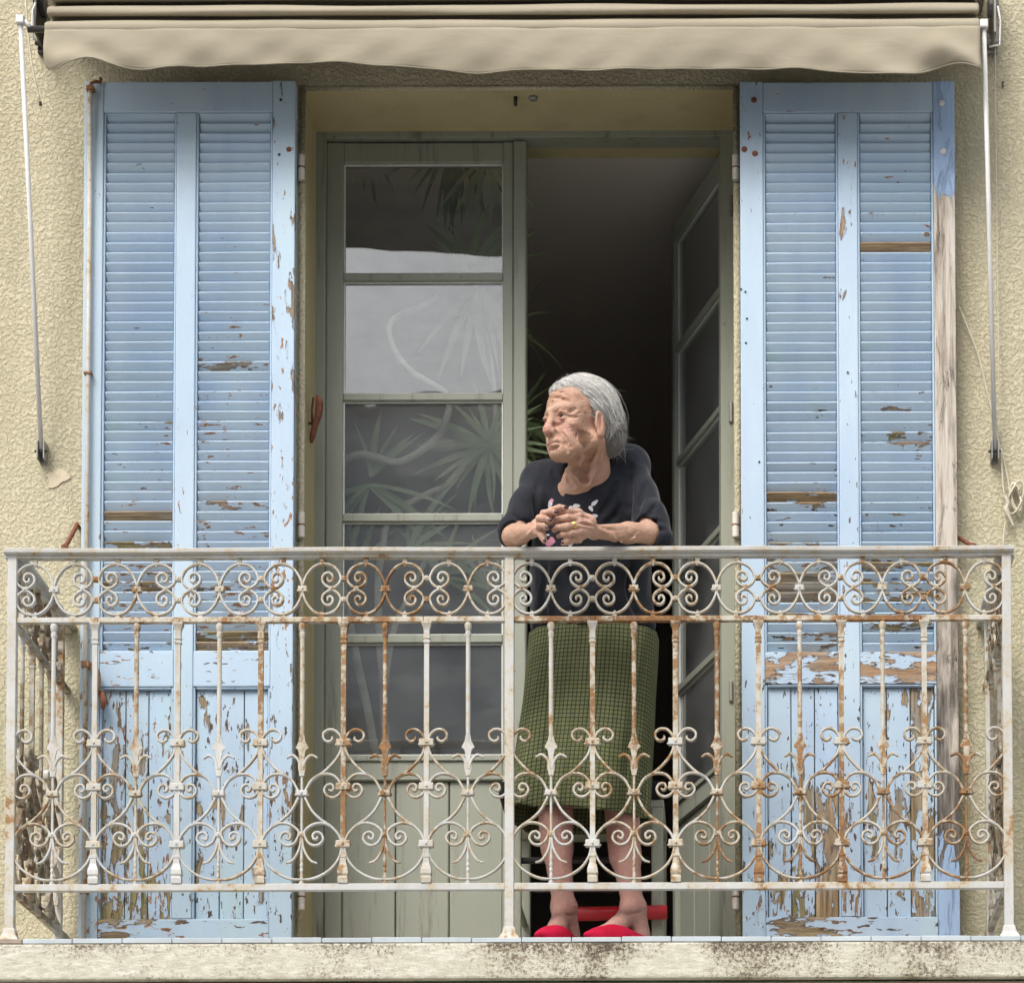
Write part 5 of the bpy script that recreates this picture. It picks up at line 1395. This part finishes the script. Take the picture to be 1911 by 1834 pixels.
M['knit'] = mat_knit()
dtop = link('dark_top', tme, M['knit'], woman)
# printed petals, laid on the chest
bvh = BVHTree.FromPolygons([Vector(a) for a in tv], tf.tolist())
M['petal'] = plain('pale_petal_print', (.62, .60, .63), .7, 0, .1); M['petal_pink'] = plain('pink_petal_print', (.62, .25, .36), .7, 0, .2)
def petal(px, py, w, h, ang, mat, hollow=False):
    vs = []; m = 14; C = P(px, py, .1)
    ring = []
    for i in range(m):
        a = 2*math.pi*i/m; x = math.cos(a)*w; y = math.sin(a)*h*(1-.35*math.cos(a)); ca, sa = math.cos(ang), math.sin(ang)
        ring.append((px+x*ca-y*sa, py+x*sa+y*ca))
    pts = []
    for sc_ in (1, .5, 0):
        for (x, y) in ring if sc_ else ring[:1]:
            a, b = px+(x-px)*sc_, py+(y-py)*sc_
            d = (P(a, b, 1)-P(a, b, 0)).normalized(); hit = bvh.ray_cast(P(a, b, -.3), d)
            if hit[0] is None: return
            pts.append(hit[0]-d*.0012)
    fs = [(i, (i+1) % m, m+(i+1) % m, m+i) for i in range(m)]+[(m+i, m+(i+1) % m, 2*m) for i in range(m)]
    o = link('petal_print', meshdata('petal_print', pts, fs), M[mat], dtop, smooth=True)
for a in ((1027, 940, 4, 7, .2, 'petal'), (1030, 934, 3, 4, 0, 'petal_pink'), (1076, 944, 7, 4, -.1, 'petal'), (1066, 946, 4, 2.2, 0, 'petal'), (1110, 938, 8, 3.5, -.7, 'petal'), (1103, 949, 6, 3.5, 1.0, 'petal'),
          (1109, 963, 7, 4, -.15, 'petal'), (1027, 1012, 10, 6, -.3, 'petal_pink'), (1030, 1006, 5, 4, .3, 'petal_pink'), (1066, 1014, 3.5, 7, .5, 'petal'), (1084, 1007, 3, 6, 0, 'petal'), (1022, 998, 4, 2, 0, 'petal'), (1000, 1000, 4, 2, .5, 'petal')):
    petal(*a)

# ---- checked skirt
def mat_check():
    t = MT('green_checked_cloth'); uv = t.n('ShaderNodeUVMap').outputs[0]; sp = t.n('ShaderNodeSeparateXYZ'); t.put(sp.inputs[0], uv)
    p = t.pos(); b = t.noise(p, 9, 4); n = t.noise(p, 350, 3)
    def line(s, per, w):
        f = t.math('PINGPONG', t.math('DIVIDE', s, per), .5); return t.rng(f, w, w+.07, 1, 0)
    g = t.math('MAXIMUM', line(sp.outputs[0], .0112, .085), line(sp.outputs[1], .0112, .085))
    g2 = t.math('MAXIMUM', line(sp.outputs[0], .0354, .05), line(sp.outputs[1], .0354, .05))
    c = t.mix(t.rng(b, .35, .7), (.13, .14, .062), (.175, .185, .09))
    c = t.mix(t.rng(n, .4, .75, 0, .4), c, (.24, .25, .14))
    c = t.mix(t.math('MULTIPLY', g, .85), c, (.024, .028, .016)); c = t.mix(t.math('MULTIPLY', g2, .15), c, (.012, .012, .010))
    return t.end(c, .9, t.bump(n, .001, .5), spec=.15)
M['check'] = mat_check()
nu, nvv = 220, 70; vs = []; fs = []; uvs = []
rows = [(1165, 985, 1228, .165, .44), (1200, 982, 1226, .155, .45), (1300, 971, 1219, .135, .45), (1400, 959, 1211, .125, .44), (1460, 951, 1208, .125, .43), (1503, 947, 1204, .13, .42)]
def rowat(t): 
    py = 1165+(1503-1165)*t; return (py,)+tuple(float(np.interp(py, [r[0] for r in rows], [r[i] for r in rows])) for i in range(1, 5))
def se(a, rx, ry):
    return rx*math.copysign(abs(math.cos(a))**.8, math.cos(a)), ry*math.copysign(abs(math.sin(a))**.8, math.sin(a))
arc = [0.]
for i in range(nu):
    p0_ = se(2*math.pi*i/nu, .178, .150); p1_ = se(2*math.pi*(i+1)/nu, .178, .150); arc.append(arc[-1]+math.hypot(p1_[0]-p0_[0], p1_[1]-p0_[1]))
for j in range(nvv+1):
    t = j/nvv; py, xa, xb, ya, yb = rowat(t); xl, xr = P(xa, py, .25).x, P(xb, py, .25).x; cx_, cy_ = (xl+xr)/2, (ya+yb)/2; rx_, ry_ = (xr-xl)/2, (yb-ya)/2
    z0 = P(1080, py, ya+.02).z
    per = math.pi*2*.126
    for i in range(nu):
        a = 2*math.pi*i/nu; ca, sa = math.cos(a), math.sin(a); e_ = 2/2.5
        x = cx_+rx_*math.copysign(abs(ca)**e_, ca); y = cy_+ry_*math.copysign(abs(sa)**e_, sa)
        fold = t**1.2*(.012*math.sin(5*a+.8+.6*t)+.010*math.sin(11*a+2.0*t)+.003*math.sin(23*a-1.5*t))+.0025*math.sin(17*a+9*t)*(1-t)
        x += ca*fold*.6; y += sa*fold
        z = z0+.010*math.sin(2*a+.8)*t-.016*t*(ca > 0)*ca+.003*math.sin(7*a+1)*t
        vs.append((x, y, z)); uvs.append((arc[i]+.0015*math.sin(t*7+a*3), z+fold*.4))
for j in range(nvv):
    for i in range(nu): fs.append((j*nu+i, (j+1)*nu+i, (j+1)*nu+(i+1) % nu, j*nu+(i+1) % nu))
kme = meshdata('checked_skirt', vs, fs); ul = kme.uv_layers.new(name='UVMap')
for p_ in kme.polygons:
    ii = [kme.loops[l].vertex_index % nu for l in p_.loop_indices]; wrap = (0 in ii) and (nu-1 in ii)
    for l in p_.loop_indices:
        vi = kme.loops[l].vertex_index; u_, v_ = uvs[vi]
        if wrap and vi % nu == 0: u_ += arc[-1]
        ul.data[l].uv = (u_, v_)
sk = link('checked_skirt', kme, M['check'], woman, smooth=True)
so = sk.modifiers.new('thick', 'SOLIDIFY'); so.thickness = .003; so.offset = -1

# ---- slippers
def mat_slip():
    t = MT('crimson_felt'); p = t.pos(); n = t.noise(p, 300, 3); b = t.noise(p, 30, 3)
    return t.end(t.mix(t.rng(b, .35, .7), (.36, .005, .025), (.47, .009, .045)), .85, t.bump(n, .001, .6), spec=.15)
M['slip'] = mat_slip()
for key in 'ab':
    a_, b_ = LG[key]; d = b_-a_; d[2] = 0; Ld = np.linalg.norm(d); d /= Ld; s_ = np.array((-d[1], d[0], 0)); R = np.stack([d, s_, np.array((0, 0, 1.))], 1)
    F_ = Field(np.minimum(a_, b_)-np.array((.09, .09, .045)), np.maximum(a_, b_)+np.array((.09, .09, .07)), .0022)
    c = (a_+b_)/2; z0 = FL+.002
    def at(u, w, z): return c+d*u+s_*w+np.array((0, 0, z0+z-c[2]))
    hlf = Ld/2
    F_.cap(at(-hlf+.005, 0, .008), at(hlf-.01, 0, .006), .030, .029, .02)
    F_.ell(at(hlf*.12, 0, .018), (.050, .034, .034), R, .025)
    F_.ell(at(hlf*.95, 0, .012), (.044, .023, .014), R, .02)
    F_.chain([at(-hlf-.03, 0, .060), at(-.018, 0, .070), at(-.010, 0, .095)], [.036, .038, .038], .005, True)     # foot opening
    X, Y, Z = F_.grid(); F_.F = np.maximum(F_.F, (z0-Z)+0*X+0*Y).astype(np.float32)
    F_.cap(at(hlf*.05, -.05, .072), at(hlf*.05, .05, .072), .0015, .0015, .004, True)
    F_.cap(at(hlf*.45, -.05, .052), at(hlf*.45, .05, .052), .0015, .0015, .004, True)
    sv, sf = F_.surf(); link('slipper', sdf_mesh('slipper', sv, sf), M['slip'], woman)
